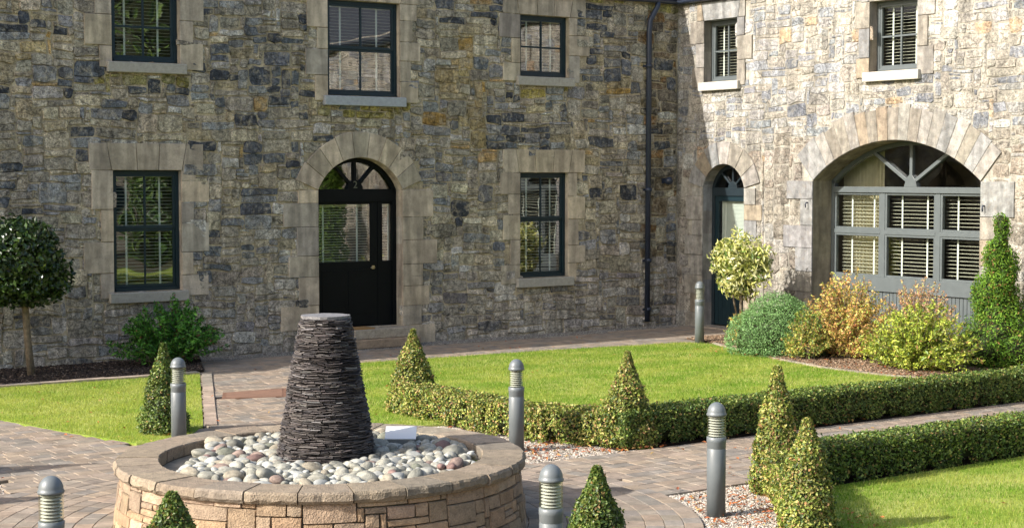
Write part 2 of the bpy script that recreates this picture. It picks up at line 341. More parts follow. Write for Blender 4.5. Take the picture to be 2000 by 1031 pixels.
# pavers: rings round the fountain and straight courses elsewhere
PAV = [((.260, .206, .156), 3), ((.235, .194, .152), 3), ((.209, .182, .152), 2), ((.277, .215, .156), 1.5)]
def paver(mb, quad, z, col):
    c = (sum(p[0] for p in quad) / 4, sum(p[1] for p in quad) / 4); e = .005
    top = []
    for p in quad:
        d = Vector((p[0] - c[0], p[1] - c[1])); L = d.length; top.append((c[0] + d.x * (L - e * 1.3) / L, c[1] + d.y * (L - e * 1.3) / L))
    zz = [z + random.uniform(-.0015, .0015) for _ in range(4)]
    pts = [(p[0], p[1], .0) for p in quad] + [(p[0], p[1], z - .006) for p in quad] + [(p[0], p[1], zz[i]) for i, p in enumerate(top)]
    mb.add(pts, [(8, 9, 10, 11)] + [(4 + i, 4 + (i + 1) % 4, 8 + (i + 1) % 4, 8 + i) for i in range(4)] + [(i, (i + 1) % 4, 4 + (i + 1) % 4, 4 + i) for i in range(4)], col)
pv = MB()
r = 1.55
while r < 3.14:
    wd = .16; n = int(2 * math.pi * (r + .08) / .21); off = random.random()
    for k in range(n):
        a0 = 2 * math.pi * (k + off) / n; a1 = 2 * math.pi * (k + 1 + off) / n; gq = .0018
        quad = [(CX + rr * math.cos(a), CY + rr * math.sin(a)) for rr, a in ((r + gq, a0 + gq / r), (r + wd - gq, a0 + gq / r), (r + wd - gq, a1 - gq / r), (r + gq, a1 - gq / r))]
        paver(pv, quad, .036, pick(PAV, .07))
    r += wd
pv.build('circular_paving', M['paver'], kind='structure')
pv = MB(); blocked = [lawn_left, lawn_mid, lawn_right, bed_left, bed_right, gravel_r, gravel_m, gravel_l, gravel_f, strip]
manhole = [(8.85, 19.08), (9.12, 19.62), (10.02, 19.56), (9.63, 18.80)]
y = 11.03 - 30 * .165
while y < 23.3:
    x = 1.5 + random.uniform(0, .2)
    while x < 20.5:
        wd = random.choice((.17, .23, .23, .30)); cx, cy = x + wd / 2, y + .0825
        if math.hypot(cx - CX, cy - CY) > 3.10 and not any(inside(p, cx, cy) for p in blocked) and not inside(manhole, cx, cy) and not (cy < 9 and cx < 1):
            gq = .0018; paver(pv, [(x + gq, y + gq), (x + wd - gq, y + gq), (x + wd - gq, y + .165 - gq), (x + gq, y + .165 - gq)], .03, pick(PAV, .06))
        x += wd
    y += .165
pv.build('path', M['paver'], kind='structure')
mh = MB(); mh.slab(manhole, 0, .033); o = mh.build('frame', plain('rusty iron', (.17, .085, .05), .8, bump=.5, bscale=120))
root = thing('drain_cover', 'rusty brown rectangular drain cover set flush in the path to the black door', 'drain cover', (0, 0, 0)); o.parent = root
mh = MB(); c = Vector((9.40, 19.27))
mh.slab([tuple(c + (Vector(p) - c) * .88) for p in manhole], .02, .037); mh.build('lid', plain('rusty lid', (.20, .11, .07), .8, bump=.6, bscale=90), root)
for p in ((.28),):
    pass

# gravel stones and fallen leaves
def gravel(poly, bb, dens, palette, name='gravel', ssz=(.008, .017), zz=.008):
    x0, x1, y0, y1 = bb; n = int((x1 - x0) * (y1 - y0) * dens); x = rng.uniform(x0, x1, n); y = rng.uniform(y0, y1, n)
    k = inside_np(poly, x, y) & (np.hypot(x - CX, y - CY) > 3.16); x, y = x[k], y[k]; n = len(x)
    tv = [(1, 0, 0), (-.9, .1, .1), (.1, .8, 0), (0, -.8, .1), (0, .1, .65), (0, 0, -.6)]
    tf = [(0, 2, 4), (2, 1, 4), (1, 3, 4), (3, 0, 4), (2, 0, 5), (1, 2, 5), (3, 1, 5), (0, 3, 5)]
    up = np.stack([rng.normal(0, .4, n), rng.normal(0, .4, n), np.ones(n)], 1)
    scatter(name, tv, tf, np.column_stack([x, y, zz + rng.uniform(0, .006, n)]), frames(up), rng.uniform(*ssz, n), pal(n, palette, .15), M['gravel'], kind='stuff')
GR = [((.442, .391, .323), 4), ((.340, .297, .246), 3), ((.510, .476, .425), 2), ((.281, .204, .153), 1.5), ((.187, .170, .145), 1)]
gravel(gravel_r, (8.2, 11, 8.3, 11.03), 5200, GR); gravel(gravel_m, (9.0, 10.8, 13.06, 15.7), 4200, GR); gravel(gravel_l, (2.8, 4.9, 13.4, 15.9), 2500, GR)
gravel(strip, (10.3, 20.5, 23.0, 23.75), 2600, [((.22, .21, .19), 3), ((.32, .30, .26), 1), ((.14, .12, .10), 2)])
gravel(bed_right, (17.5, 20.5, 13, 21.4), 900, [((.20, .13, .08), 3), ((.12, .08, .05), 3), ((.32, .24, .16), 1)], 'mulch', (.012, .03), .052)
gravel(bed_left, (6, 10.6, 21.9, 23.7), 900, [((.05, .035, .025), 3), ((.03, .022, .018), 3), ((.16, .12, .09), .6)], 'mulch', (.012, .03), .052)
def fallen(areas):
    P = []
    for (x0, x1, y0, y1), n, z in areas: P.append(np.column_stack([rng.uniform(x0, x1, n), rng.uniform(y0, y1, n), np.full(n, z)]))
    P = np.concatenate(P); n = len(P); P[:, 2] += rng.uniform(.004, .012, n)
    d = np.hypot(P[:, 0] - CX, P[:, 1] - CY); k = d > 3.2; P = P[k]; n = len(P)
    up = np.stack([rng.normal(0, .3, n), rng.normal(0, .3, n), np.ones(n)], 1)
    scatter('fallen_leaves', [(-1, 0, 0), (0, -.45, .25), (1, 0, .05), (0, .45, .25)], [(0, 1, 2, 3)], P, frames(up), rng.uniform(.016, .036, n),
            pal(n, [((.42, .13, .04), 3), ((.32, .10, .04), 2), ((.38, .24, .08), 2)], .2), M['leaf'], kind='stuff')
fallen([((8.8, 10.3, 9.0, 10.9), 420, .026), ((9.5, 10.5, 13.1, 14.3), 190, .026), ((10.3, 11.2, 12.95, 13.2), 50, .04), ((4.0, 4.9, 15.1, 15.5), 40, .016), ((6.0, 7.2, 16.2, 18), 14, .05), ((17.6, 18.4, 15, 20), 160, .06), ((10.5, 14, 11.0, 13), 40, .036), ((7, 12, 8.5, 11.5), 26, .042), ((9.5, 17, 13.6, 20), 40, .07), ((6, 9, 17, 21), 30, .07), ((10, 18, 21.6, 23), 40, .036), ((10.6, 18, 13.0, 13.15), 90, .045), ((9.6, 10.3, 9.9, 10.5), 70, .026)])

# ---------------------------------------------------------------- walls
mapA = lambda u, z, d: (u, YA - d, z)
mapB = lambda u, z, d: (XB - d, u, z)
def arc(uc, zs, hw, rise, n=24, off=0):
    R = (hw * hw + rise * rise) / (2 * rise); zc = zs + rise - R; a = math.asin(min(1, hw / R))
    return [(uc + (R + off) * math.sin(-a + 2 * a * k / n), zc + (R + off) * math.cos(-a + 2 * a * k / n)) for k in range(n + 1)], (uc, zc, R, a)
WA = [dict(u0=9.24, u1=10.35, z0=1.11, z1=2.97), dict(u0=9.25, u1=10.35, z0=4.63, z1=5.79), dict(u0=12.96, u1=14.34, z0=4.22, z1=5.79),
      dict(u0=16.85, u1=17.94, z0=4.67, z1=5.76), dict(u0=16.85, u1=17.93, z0=1.05, z1=2.94)]
DA = dict(uc=13.575, hw=.805, z0=.33, zs=2.65, rise=.54)
WB = [dict(u0=22.05, u1=22.95, z0=4.64, z1=5.78), dict(u0=17.82, u1=18.84, z0=4.62, z1=5.78)]
DB = dict(uc=22.40, hw=.56, z0=.06, zs=2.66, rise=.44)
AB = dict(uc=18.31, hw=1.80, z0=.06, zs=2.80, rise=.67)
def hole(o):
    if 'u0' in o: return [(o['u0'], o['z0']), (o['u0'], o['z1']), (o['u1'], o['z1']), (o['u1'], o['z0'])]
    a, _ = arc(o['uc'], o['zs'], o['hw'], o['rise']); return [(o['uc'] - o['hw'], o['z0'])] + a + [(o['uc'] + o['hw'], o['z0'])]
holesA = [hole(o) for o in WA + [DA]]; holesB = [hole(o) for o in WB + [DB, AB]]
building = thing('stone_building', 'old rubble stone building with a shaded wing and a sunlit wing meeting at a corner', 'building', (XB, YA, 0))
class P0:  # parts are built in world space; parent keeps them in place
    pass
def part(mb, name, mat, mp=None, parent=None, bevel=0, label=None):
    o = mb.build(name, mat, None, mp, bevel)
    p = parent if parent is not None else building
    o.parent = p
    if p is building: o.matrix_parent_inverse = Matrix.Translation((-XB, -YA, 0))
    if label: o['label'] = label
    return o
def wall_backing(outer, holes, mp, name, label, depth=.5):
    mb = MB(); polys = [[Vector((u, z, 0)) for u, z in p] for p in [outer] + holes]; flat = [p for poly in [outer] + holes for p in poly]
    mb.add([(u, z, 0) for u, z in flat], [tuple(t) for t in tessellate_polygon(polys)], (.43, .355, .24))
    return mb
def wall_stones(mb, u0, u1, v0, v1, cu, cv, sizes, colf, skip, prot=(.004, .015), big=None, sk=None):
    nu = int((u1 - u0) / cu); nv = int((v1 - v0) / cv); occ = np.zeros((nu, nv), bool)
    for j in range(nv):
        for i in range(nu):
            if occ[i, j]: continue
            sz = sizes if (big is None or not big(u0 + i * cu, v0 + j * cv)) else big.sizes
            w_, h_ = random.choices([s[0] for s in sz], [s[1] for s in sz])[0]
            w_ = max(1, w_ + random.choice((-1, 0, 0, 1)))
            w_ = min(w_, nu - i); h_ = min(h_, nv - j)
            k = 0
            while k < w_ and not occ[i + k, j]: k += 1
            w_ = k
            h = 1
            while h < h_ and not occ[i:i + w_, j + h].any(): h += 1
            h_ = h
            occ[i:i + w_, j:j + h_] = True
            a0, a1 = u0 + i * cu, u0 + (i + w_) * cu; b0, b1 = v0 + j * cv, v0 + (j + h_) * cv
            cu_, cv_ = (a0 + a1) / 2, (b0 + b1) / 2
            if skip(cu_, cv_): continue
            stone(mb, a0, a1, b0, b1, random.uniform(*prot), colf(cu_, cv_, w_, h_), **(sk or {}))
WARP = True
def warp(u, z):
    if not WARP: return (u, z)
    return (u + .035 * noise.noise(Vector((u * 1.1, z * 2.2, .5))) + .012 * noise.noise(Vector((u * 5, z * 5, 4.))), z + .055 * noise.noise(Vector((u * .9, z * 1.6, 7.7))) + .020 * noise.noise(Vector((u * 4.0, z * 4.5, 1.1))))
def stone(mb, a0, a1, b0, b1, d, col, gap=.005, jit=.019, ch=.010, rnd_=(.06, .5)):
    W, H = a1 - a0, b1 - b0; g_ = gap * random.uniform(.6, 1.8)
    a0 += g_; a1 -= g_; b0 += g_; b1 -= g_
    c = min(W, H) * .5
    cc = [c * random.uniform(*rnd_) for _ in range(4)]; j = lambda: random.uniform(-jit, jit)
    k = min(1, H / .1)
    pts = [(a0 + cc[0], b0 + j() * k), ((a0 + a1) / 2 + j(), b0 + j() * k), (a1 - cc[1], b0 + j() * k), (a1 + j(), b0 + cc[1] * .8), (a1 + j(), b1 - cc[2] * .8),
           (a1 - cc[2], b1 + j() * k), ((a0 + a1) / 2 + j(), b1 + j() * k), (a0 + cc[3], b1 + j() * k), (a0 + j(), b1 - cc[3] * .8), (a0 + j(), b0 + cc[0] * .8)]
    cu_ = sum(p[0] for p in pts) / 10; cv_ = sum(p[1] for p in pts) / 10
    su = 1 - min(.5, ch * 2 / (a1 - a0)); sv = 1 - min(.5, ch * 2 / (b1 - b0))
    tu, tv = random.uniform(-.03, .03), random.uniform(-.05, .05)
    top = []
    for p in pts:
        x, y_ = cu_ + (p[0] - cu_) * su, cv_ + (p[1] - cv_) * sv
        top.append((x, y_, d + tu * (x - cu_) + tv * (y_ - cv_) + random.uniform(-.0025, .0025)))
    base = [(*warp(p[0], p[1]), -.004) for p in pts]; top = [(*warp(p[0], p[1]), p[2]) for p in top]
    mid = (*warp(cu_ + j(), cv_ + j() * .5), d + random.uniform(-.002, .006))
    mb.add(base + top + [mid], [(i, (i + 1) % 10, 10 + (i + 1) % 10, 10 + i) for i in range(10)] + [(10 + i, 10 + (i + 1) % 10, 20) for i in range(10)], col)
def dressed_block(mb, poly, col, d=.030, back=-.12, g_=.0055):
    n = len(poly); cx = sum(p[0] for p in poly) / n; cz = sum(p[1] for p in poly) / n
    def sh(p, e):
        v = Vector((p[0] - cx, p[1] - cz)); L = max(v.length, 1e-4); return (cx + v.x * (1 - e / L), cz + v.y * (1 - e / L))
    o_ = [sh(p, g_) for p in poly]; i_ = [sh(p, g_ + .007) for p in poly]; dd = d + random.uniform(-.003, .004)
    pts = [(u, z, back) for u, z in o_] + [(u, z, dd - .006) for u, z in o_] + [(u, z, dd) for u, z in i_]
    mb.add(pts, [tuple(range(2 * n, 3 * n))] + [(k, (k + 1) % n, n + (k + 1) % n, n + k) for k in range(n)] + [(n + k, n + (k + 1) % n, 2 * n + (k + 1) % n, 2 * n + k) for k in range(n)], col)
DRA = [((.449, .375, .282), 4), ((.407, .345, .266), 3), ((.482, .396, .286), 2), ((.364, .324, .266), 1)]
DRB = [((.289, .270, .242), 3), ((.256, .232, .194), 3), ((.247, .245, .238), 2), ((.289, .240, .176), 1.5)]
def jambs(mb, u0, u1, z0, z1, P, wn=.22, ww=.40, hh=.42):
    for side in (-1, 1):
        z = z0; k = random.choice((0, 1))
        while z < z1 - .05:
            h = min(hh * random.uniform(.75, 1.2), z1 - z)
            if z1 - z - h < .15: h = z1 - z
            wd = (ww if k % 2 else wn) * random.uniform(.85, 1.2); e = u0 if side < 0 else u1
            q = [(e, z), (e + side * wd, z), (e + side * wd, z + h), (e, z + h)]
            dressed_block(mb, q, pick(P, .08)); z += h; k += 1
def lintel(mb, u0, u1, z0, h, P, ext=.5, n=5):
    a, b = u0 - ext, u1 + ext; m = (u0 + u1) / 2
    cuts = [u0 - .02] + [u0 + (u1 - u0) * (k + random.uniform(-.08, .08)) / (n - 2) for k in range(1, n - 2)] + [u1 + .02]
    edges = [a] + cuts + [b]
    for k in range(len(edges) - 1):
        l0, l1 = edges[k], edges[k + 1]; s0 = (l0 - m) * .13 if 0 < k else 0; s1 = (l1 - m) * .13 if k < len(edges) - 2 else 0
        dressed_block(mb, [(l0, z0), (l1, z0), (l1 + s1, z0 + h), (l0 + s0, z0 + h)], pick(P, .08))
def voussoirs(mb, o, th, n, P, jit=.04):
    _, (uc, zc, R, a) = arc(o['uc'], o['zs'], o['hw'], o['rise'])
    for k in range(n):
        a0 = -a + 2 * a * k / n; a1 = -a + 2 * a * (k + 1) / n; t = th * (1 + random.uniform(-jit, jit))
        am = (a0 + a1) / 2
        pts = [(uc + rr * math.sin(q), zc + rr * math.cos(q)) for rr, q in ((R, a0), (R + t, a0), (R + t, am), (R + t, a1), (R, a1), (R, am))]
        dressed_block(mb, pts, pick(P, .09))
random.seed(21)
SUR = []
for i, o in enumerate(WA):
    q = MB(); jambs(q, o['u0'], o['u1'], o['z0'] - .1, o['z1'], DRA); lintel(q, o['u0'], o['u1'], o['z1'], .42 if o['z1'] < 4 else .36, DRA, ext=.38); SUR.append((q, mapA, 0))
q = MB(); jambs(q, DA['uc'] - DA['hw'], DA['uc'] + DA['hw'], -.02, DA['zs'], DRA, .36, .62, .40); voussoirs(q, DA, .44, 9, DRA); SUR.append((q, mapA, 0))
for o in WB: q = MB(); jambs(q, o['u0'], o['u1'], o['z0'] - .1, o['z1'], DRB, .2, .34); lintel(q, o['u0'], o['u1'], o['z1'], .34, DRB, ext=.2, n=3); SUR.append((q, mapB, 1))
q = MB(); jambs(q, DB['uc'] - DB['hw'], DB['uc'] + DB['hw'], -.02, DB['zs'], DRB, .3, .45, .38); voussoirs(q, DB, .42, 7, DRB); SUR.append((q, mapB, 1))
q = MB(); jambs(q, AB['uc'] - AB['hw'], AB['uc'] + AB['hw'], -.02, AB['zs'], DRB, .35, .6, .42); voussoirs(q, AB, .58, 19, DRB, .08); SUR.append((q, mapB, 1))
def covered(openings, m=.16):
    def f(u, z):
        for o in openings:
            if 'u0' in o:
                if o['u0'] - m < u < o['u1'] + m and o['z0'] - .08 < z < o['z1'] + .3: return True
            else:
                if abs(u - o['uc']) < o['hw'] + m * 1.3 and z < o['zs']: return True
                _, (uc, zc, R, a) = arc(o['uc'], o['zs'], o['hw'], o['rise'])
                if math.hypot(u - uc, z - zc) < R + (.34 if o is not AB else .46) and z >= o['zs'] - .05 and abs(u - uc) < o['hw'] + .3: return True
        return False
    return f
RUB = [((.375, .333, .267), 24), ((.468, .404, .292), 22), ((.264, .263, .261), 18), ((.434, .351, .219), 8), ((.492, .468, .425), 6), ((.304, .269, .212), 12), ((.492, .328, .145), 1.5)]
DARK = [((.062, .069, .084), 3), ((.095, .103, .118), 3), ((.140, .151, .168), 3)]
RUBLOW = [((.396, .348, .286), 24), ((.465, .410, .332), 22), ((.291, .279, .263), 13), ((.186, .177, .169), 5), ((.512, .467, .407), 9)]
def colA(u, z, w_, h_):
    nz = noise.noise(Vector((u * .45, z * .8, 3.1)))
    if z < 1.2: return pick(RUBLOW)
    if z > 6.0 and random.random() < .6: return pick([((.33, .29, .10), 2), ((.27, .25, .12), 1)])
    for o in WA[1:4]:
        if o['u0'] - .2 < u < o['u1'] + .2 and o['z0'] - .33 < z < o['z0'] - .12 and random.random() < .55: return pick([((.34, .28, .08), 2), ((.26, .24, .10), 1)])
    if w_ >= 2 and h_ >= 2 and random.random() < max(.03, (.15 if z > 3.2 else .06) + nz * .6): return pick(DARK)
    if u > 19.75 and random.random() < .5: return pick([((.20, .15, .09), 2), ((.26, .15, .06), 1), ((.14, .12, .09), 3)])
    if noise.noise(Vector((u * .6 + 9, z * .9, 8.1))) > .30 and z > 3 and random.random() < .45: return pick([((.42, .32, .16), 2), ((.38, .31, .19), 3), ((.42, .26, .08), .6)])
    return pick(RUB if z > 3 else RUB[:3] + RUB[4:6])
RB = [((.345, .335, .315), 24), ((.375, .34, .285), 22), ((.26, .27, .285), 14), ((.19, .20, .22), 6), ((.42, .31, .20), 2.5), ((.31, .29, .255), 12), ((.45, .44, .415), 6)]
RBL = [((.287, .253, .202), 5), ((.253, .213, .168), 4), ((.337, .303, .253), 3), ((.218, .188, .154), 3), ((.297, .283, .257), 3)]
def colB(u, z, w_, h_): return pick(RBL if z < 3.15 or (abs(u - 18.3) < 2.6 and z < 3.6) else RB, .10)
SZ = [((3, 1), 7), ((6, 1), 5), ((4, 2), 11), ((6, 2), 10), ((8, 2), 4), ((4, 3), 10), ((5, 3), 10), ((7, 3), 5), ((6, 4), 5), ((5, 5), 2), ((3, 2), 8), ((2, 1), 4)]
SZB = [((5, 4), 10), ((6, 5), 10), ((8, 6), 7), ((4, 4), 6), ((6, 6), 6), ((4, 3), 4)]
wa = wall_backing([(-12, -.3), (XB, -.3), (XB, 6.35), (-12, 6.35)], holesA, mapA, 'wall', '')
wallA = part(wa, 'wall', M['mortar'], mapA, label='shaded rubble stone wall behind the fountain with the black door')
sa = MB(); wall_stones(sa, 3.0, XB, -.05, 6.3, .082, .060, SZ, colA, covered(WA + [DA]), (.006, .030))
part(sa, 'rubble_stonework', M['rubble'], mapA, wallA)

wb = wall_backing([(6, -.3), (YA, -.3), (YA, 6.35), (6, 6.35)], holesB, mapB, 'wall', '')
for i in range(len(wb.c)): wb.c[i] = (.33, .305, .255)
wallB = part(wb, 'wall', M['mortar'], mapB, label='sunlit pale stone wall with the wide arched window')
SZ_B = 0
def bigf(u, z): return z < 3.1
bigf.sizes = SZB
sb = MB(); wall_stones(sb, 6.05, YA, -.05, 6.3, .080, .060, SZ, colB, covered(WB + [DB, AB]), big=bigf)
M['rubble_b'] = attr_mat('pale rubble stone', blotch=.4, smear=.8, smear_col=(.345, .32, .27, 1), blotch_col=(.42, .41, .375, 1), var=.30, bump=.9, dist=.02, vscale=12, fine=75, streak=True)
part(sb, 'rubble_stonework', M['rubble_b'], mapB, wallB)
for q, mp_, w_ in SUR: part(q, 'stone_surround', M['dressed_b' if w_ else 'dressed'], mp_, (wallA, wallB)[w_])
# reveals
def reveal(o, depth, col):
    mb = MB(); h = hole(o); n = len(h)
    for k in range(n):
        a, b = h[k], h[(k + 1) % n]
        m = max(1, int(math.hypot(a[0] - b[0], a[1] - b[1]) / .4))
        for q in range(m):
            p0 = (a[0] + (b[0] - a[0]) * q / m, a[1] + (b[1] - a[1]) * q / m); p1 = (a[0] + (b[0] - a[0]) * (q + 1) / m, a[1] + (b[1] - a[1]) * (q + 1) / m)
            mb.face([(*p0, .008), (*p1, .008), (*p1, -depth), (*p0, -depth)], pick(col, .1))
    return mb
for o in WA: part(reveal(o, .12, DRA), 'reveal', M['dressed'], mapA, wallA)
part(reveal(DA, .22, DRA), 'reveal', M['dressed'], mapA, wallA)
for o in WB: part(reveal(o, .16, DRB), 'reveal', M['dressed'], mapB, wallB)
part(reveal(DB, .22, DRB), 'reveal', M['dressed'], mapB, wallB)
part(reveal(AB, .50, [((.26, .225, .15), 2), ((.22, .19, .13), 1)]), 'reveal', M['dressed'], mapB, wallB)

# ---------------------------------------------------------------- windows
def rect(mb, u0, u1, z0, z1, d0, d1, col=(.5, .5, .5)): mb.box((u0, z0, d0), (u1, z1, d1), col)
def blind(mb, tape, u0, u1, z0, z1, d, step=.053, tilt=.18, tapes=(.22, .78), w_=.046):
    z = z1 - .05
    rect(mb, u0, u1, z1 - .045, z1, d - .05, d)
    while z > z0 + .02:
        dz = tilt * w_
        mb.add([(u0, z - dz / 2, d), (u1, z - dz / 2, d), (u1, z + dz / 2, d - w_), (u0, z + dz / 2, d - w_),
                (u0, z - dz / 2 + .003, d), (u1, z - dz / 2 + .003, d), (u1, z + dz / 2 + .003, d - w_), (u0, z + dz / 2 + .003, d - w_)],
               [(0, 1, 2, 3), (4, 5, 6, 7), (0, 1, 5, 4)])
        z -= step
    rect(mb, u0, u1, z0, z0 + .02, d - .05, d)
    for t in tapes:
        c = u0 + (u1 - u0) * t; tq = MB(); tape.append(tq); rect(tq, c - .016, c + .016, z0, z1, d + .001, d + .0035)
def sash_window(o, mp, mat, depth, rail, label, rail_w=.055, bar=.030, sill_ext=.09, sill_h=.17, sillcol=(.36, .335, .285), zr=None, tilt=.18, ovr=0):
    u0, u1, z0, z1 = o['u0'], o['u1'], o['z0'], o['z1']; fb = MB(); d = -depth
    fw = .055
    rect(fb, u0, u0 + fw, z0, z1, d - .08, d); rect(fb, u1 - fw, u1, z0, z1, d - .08, d)
    rect(fb, u0 + fw, u1 - fw, z1 - fw, z1, d - .08, d); rect(fb, u0 + fw, u1 - fw, z0, z0 + .05, d - .08, d + .02)
    a0, a1, b0, b1 = u0 + fw, u1 - fw, z0 + .05, z1 - fw; zm = zr if zr else (b0 + b1) / 2; sw = .04; um = (a0 + a1) / 2
    for (q0, q1, dd) in ((zm, b1, -.012), (b0, zm, -.030)) if rail else ((b0, b1, -.012),):
        rect(fb, a0, a0 + sw, q0, q1, d - .06 + dd * .2, d + dd); rect(fb, a1 - sw, a1, q0, q1, d - .06 + dd * .2, d + dd)
        rect(fb, a0 + sw, a1 - sw, q1 - sw, q1, d - .055, d + dd - .001); rect(fb, a0 + sw, a1 - sw, q0, q0 + sw + .01, d - .055, d + dd - .001)
        rect(fb, um - bar / 2, um + bar / 2, q0 + sw + .01, q1 - sw, d - .05, d + dd - .004)
    if not rail: rect(fb, a0 + sw, a1 - sw, zm - bar / 2, zm + bar / 2, d - .05, d - .019)
    f = part(fb, 'window', mat, mp, None, .003, label)
    gl = MB()
    if rail:
        gl.face([(a0, zm, d - .035), (a1, zm, d - .035), (a1, b1, d - .035), (a0, b1, d - .035)]); gl.face([(a0, b0, d - .045), (a1, b0, d - .045), (a1, zm, d - .045), (a0, zm, d - .045)])
    else: gl.face([(a0, b0, d - .035), (a1, b0, d - .035), (a1, b1, d - .035), (a0, b1, d - .035)])
    part(gl, 'pane', M['glass_b' if mp is mapB else 'glass'], mp, f)
    bl, tp = MB(), []; blind(bl, tp, a0 + .01, a1 - .01, b0, b1, d - .11, tilt=tilt)
    part(bl, 'blind', M['blind'], mp, f)
    for q in tp: part(q, 'blind_tape', M['tape'], mp, f)
    sb_ = MB(); rect(sb_, u0 - sill_ext, u1 + sill_ext, z0 - sill_h, z0 - .012, -.1, .10, sillcol)
    sb_.add([(u0, z0 - .012, -.16), (u1, z0 - .012, -.16), (u1, z0 + .006, d), (u0, z0 + .006, d)], [(0, 1, 2, 3)], sillcol)
    s_ = part(sb_, 'sill', M['sill'], mp, f, .012)
    return f
labA = ['tall lower window on the left of the shaded wall', 'small upper left window on the shaded wall', 'upper window directly over the black door', 'small upper right window on the shaded wall', 'lower window right of the black door on the shaded wall']
sash_window(WA[0], mapA, M['paint'], .075, True, labA[0], zr=2.07)
sash_window(WA[1], mapA, M['paint'], .075, False, labA[1], zr=5.17)
sash_window(WA[2], mapA, M['paint'], .075, True, labA[2], zr=5.0, sillcol=(.33, .35, .37))
sash_window(WA[3], mapA, M['paint'], .075, False, labA[3], zr=5.2)
sash_window(WA[4], mapA, M['paint'], .075, True, labA[4], zr=2.1)
sash_window(WB[0], mapB, M['paint_b'], .16, False, 'small upper window of the sunlit wall nearest the corner', sillcol=(.47, .44, .38))
sash_window(WB[1], mapB, M['paint_b'], .16, False, 'upper window of the sunlit wall over the wide arch', sillcol=(.47, .44, .38))

def arch_band(mb, uc, zc, R, a, t, d0, d1, n=28):
    for k in range(n):
        q0 = -a + 2 * a * k / n; q1 = -a + 2 * a * (k + 1) / n
        mb.prism([(uc + rr * math.sin(q), zc + rr * math.cos(q)) for rr, q in ((R - t, q0), (R, q0), (R, q1), (R - t, q1))], d0, d1)
def bar_between(mb, p, q, w_, d0, d1):
    p = Vector(p); q = Vector(q); n = (q - p).normalized(); n = Vector((-n.y, n.x)) * w_ / 2
    mb.prism([tuple(p + n), tuple(q + n), tuple(q - n), tuple(p - n)], d0, d1)
def text_mesh(ch, size, mat, parent, loc, rot):
    cu = bpy.data.curves.new('numeral', 'FONT'); cu.body = ch; cu.size = size; cu.extrude = .003; cu.align_x = 'CENTER'
    t = bpy.data.objects.new('tmp_text', cu); C.objects.link(t); bpy.context.view_layer.update()
    me = bpy.data.meshes.new_from_object(t.evaluated_get(bpy.context.evaluated_depsgraph_get())); bpy.data.objects.remove(t)
    me.name = 'numeral'; me.materials.clear(); me.materials.append(mat)
    me.transform(Matrix.Translation(loc) @ rot.to_4x4())
    o = bpy.data.objects.new('numeral', me); C.objects.link(o); o.parent = parent; return o
# black door of the shaded wing
d = -.19
_, (uc, zc, R, a) = arc(DA['uc'], DA['zs'], DA['hw'], DA['rise'])
L_, R_ = DA['uc'] - DA['hw'], DA['uc'] + DA['hw']; zs = DA['zs']
fb = MB(); arch_band(fb, uc, zc, R, a, .075, d - .08, d + .012)
rect(fb, L_, L_ + .075, DA['z0'], zs, d - .08, d + .012); rect(fb, R_ - .075, R_, DA['z0'], zs, d - .08, d + .012)
rect(fb, L_ + .075, R_ - .075, zs - .20, zs + .012, d - .08, d + .02)
rect(fb, 14.02, 14.10, DA['z0'], zs - .20, d - .08, d)
hub = (DA['uc'], zs + .012)
hp = [(hub[0] + .15 * math.cos(q * math.pi / 12), hub[1] + .15 * math.sin(q * math.pi / 12)) for q in range(13)]; fb.prism(hp, d - .06, d + .015)
for ang in (-44, 0, 44):
    q = rad(ang); e = Vector((math.sin(q), math.cos(q))); p0 = Vector(hub) + e * .12
    t_ = 0
    while (Vector(hub) + e * t_ - Vector((uc, zc))).length < R - .05: t_ += .01
    bar_between(fb, p0, Vector(hub) + e * t_, .05, d - .05, d + .005)
doorA = part(fb, 'door', M['paint_k'], mapA, None, .003, 'black door with an arched fanlight')
gl = MB(); ap, _ = arc(DA['uc'], zs + .01, DA['hw'] - .02, DA['rise'] - .03); gl.face([(p[0], p[1], d - .04) for p in ap]); part(gl, 'fanlight_pane', M['glass'], mapA, doorA)
lf = MB(); l0, l1 = L_ + .075, 14.02
rect(lf, l0, l1, DA['z0'] + .02, 1.44, d - .06, d - .012); rect(lf, l0, l0 + .05, 1.44, zs - .2, d - .06, d - .012); rect(lf, l1 - .14, l1, 1.44, zs - .2, d - .06, d - .012); rect(lf, l0 + .05, l1 - .14, zs - .245, zs - .2, d - .06, d - .012)
for p in ((l0 + .1, l0 + .52), (l0 + .6, l1 - .1)): rect(lf, p[0], p[1], .55, 1.30, d - .06, d - .004)
leaf = part(lf, 'door_leaf', M['paint_k'], mapA, doorA, .004)
lf = MB(); rect(lf, 14.10, R_ - .075, DA['z0'], 1.44, d - .06, d - .01); rect(lf, 14.101, R_ - .076, zs - .245, zs - .2, d - .06, d - .012); rect(lf, 14.101, 14.115, 1.44, zs - .245, d - .06, d - .012); part(lf, 'side_panel', M['paint_k'], mapA, doorA, .004)
gl = MB(); gl.face([(l0 + .04, 1.43, d - .03), (l1 - .13, 1.43, d - .03), (l1 - .13, zs - .22, d - .03), (l0 + .04, zs - .22, d - .03)])
part(gl, 'pane', M['glass'], mapA, doorA); gl = MB(); gl.face([(14.10, 1.43, d - .03), (R_ - .075, 1.43, d - .03), (R_ - .075, zs - .22, d - .03), (14.10, zs - .22, d - .03)]); part(gl, 'pane', M['glass'], mapA, doorA)
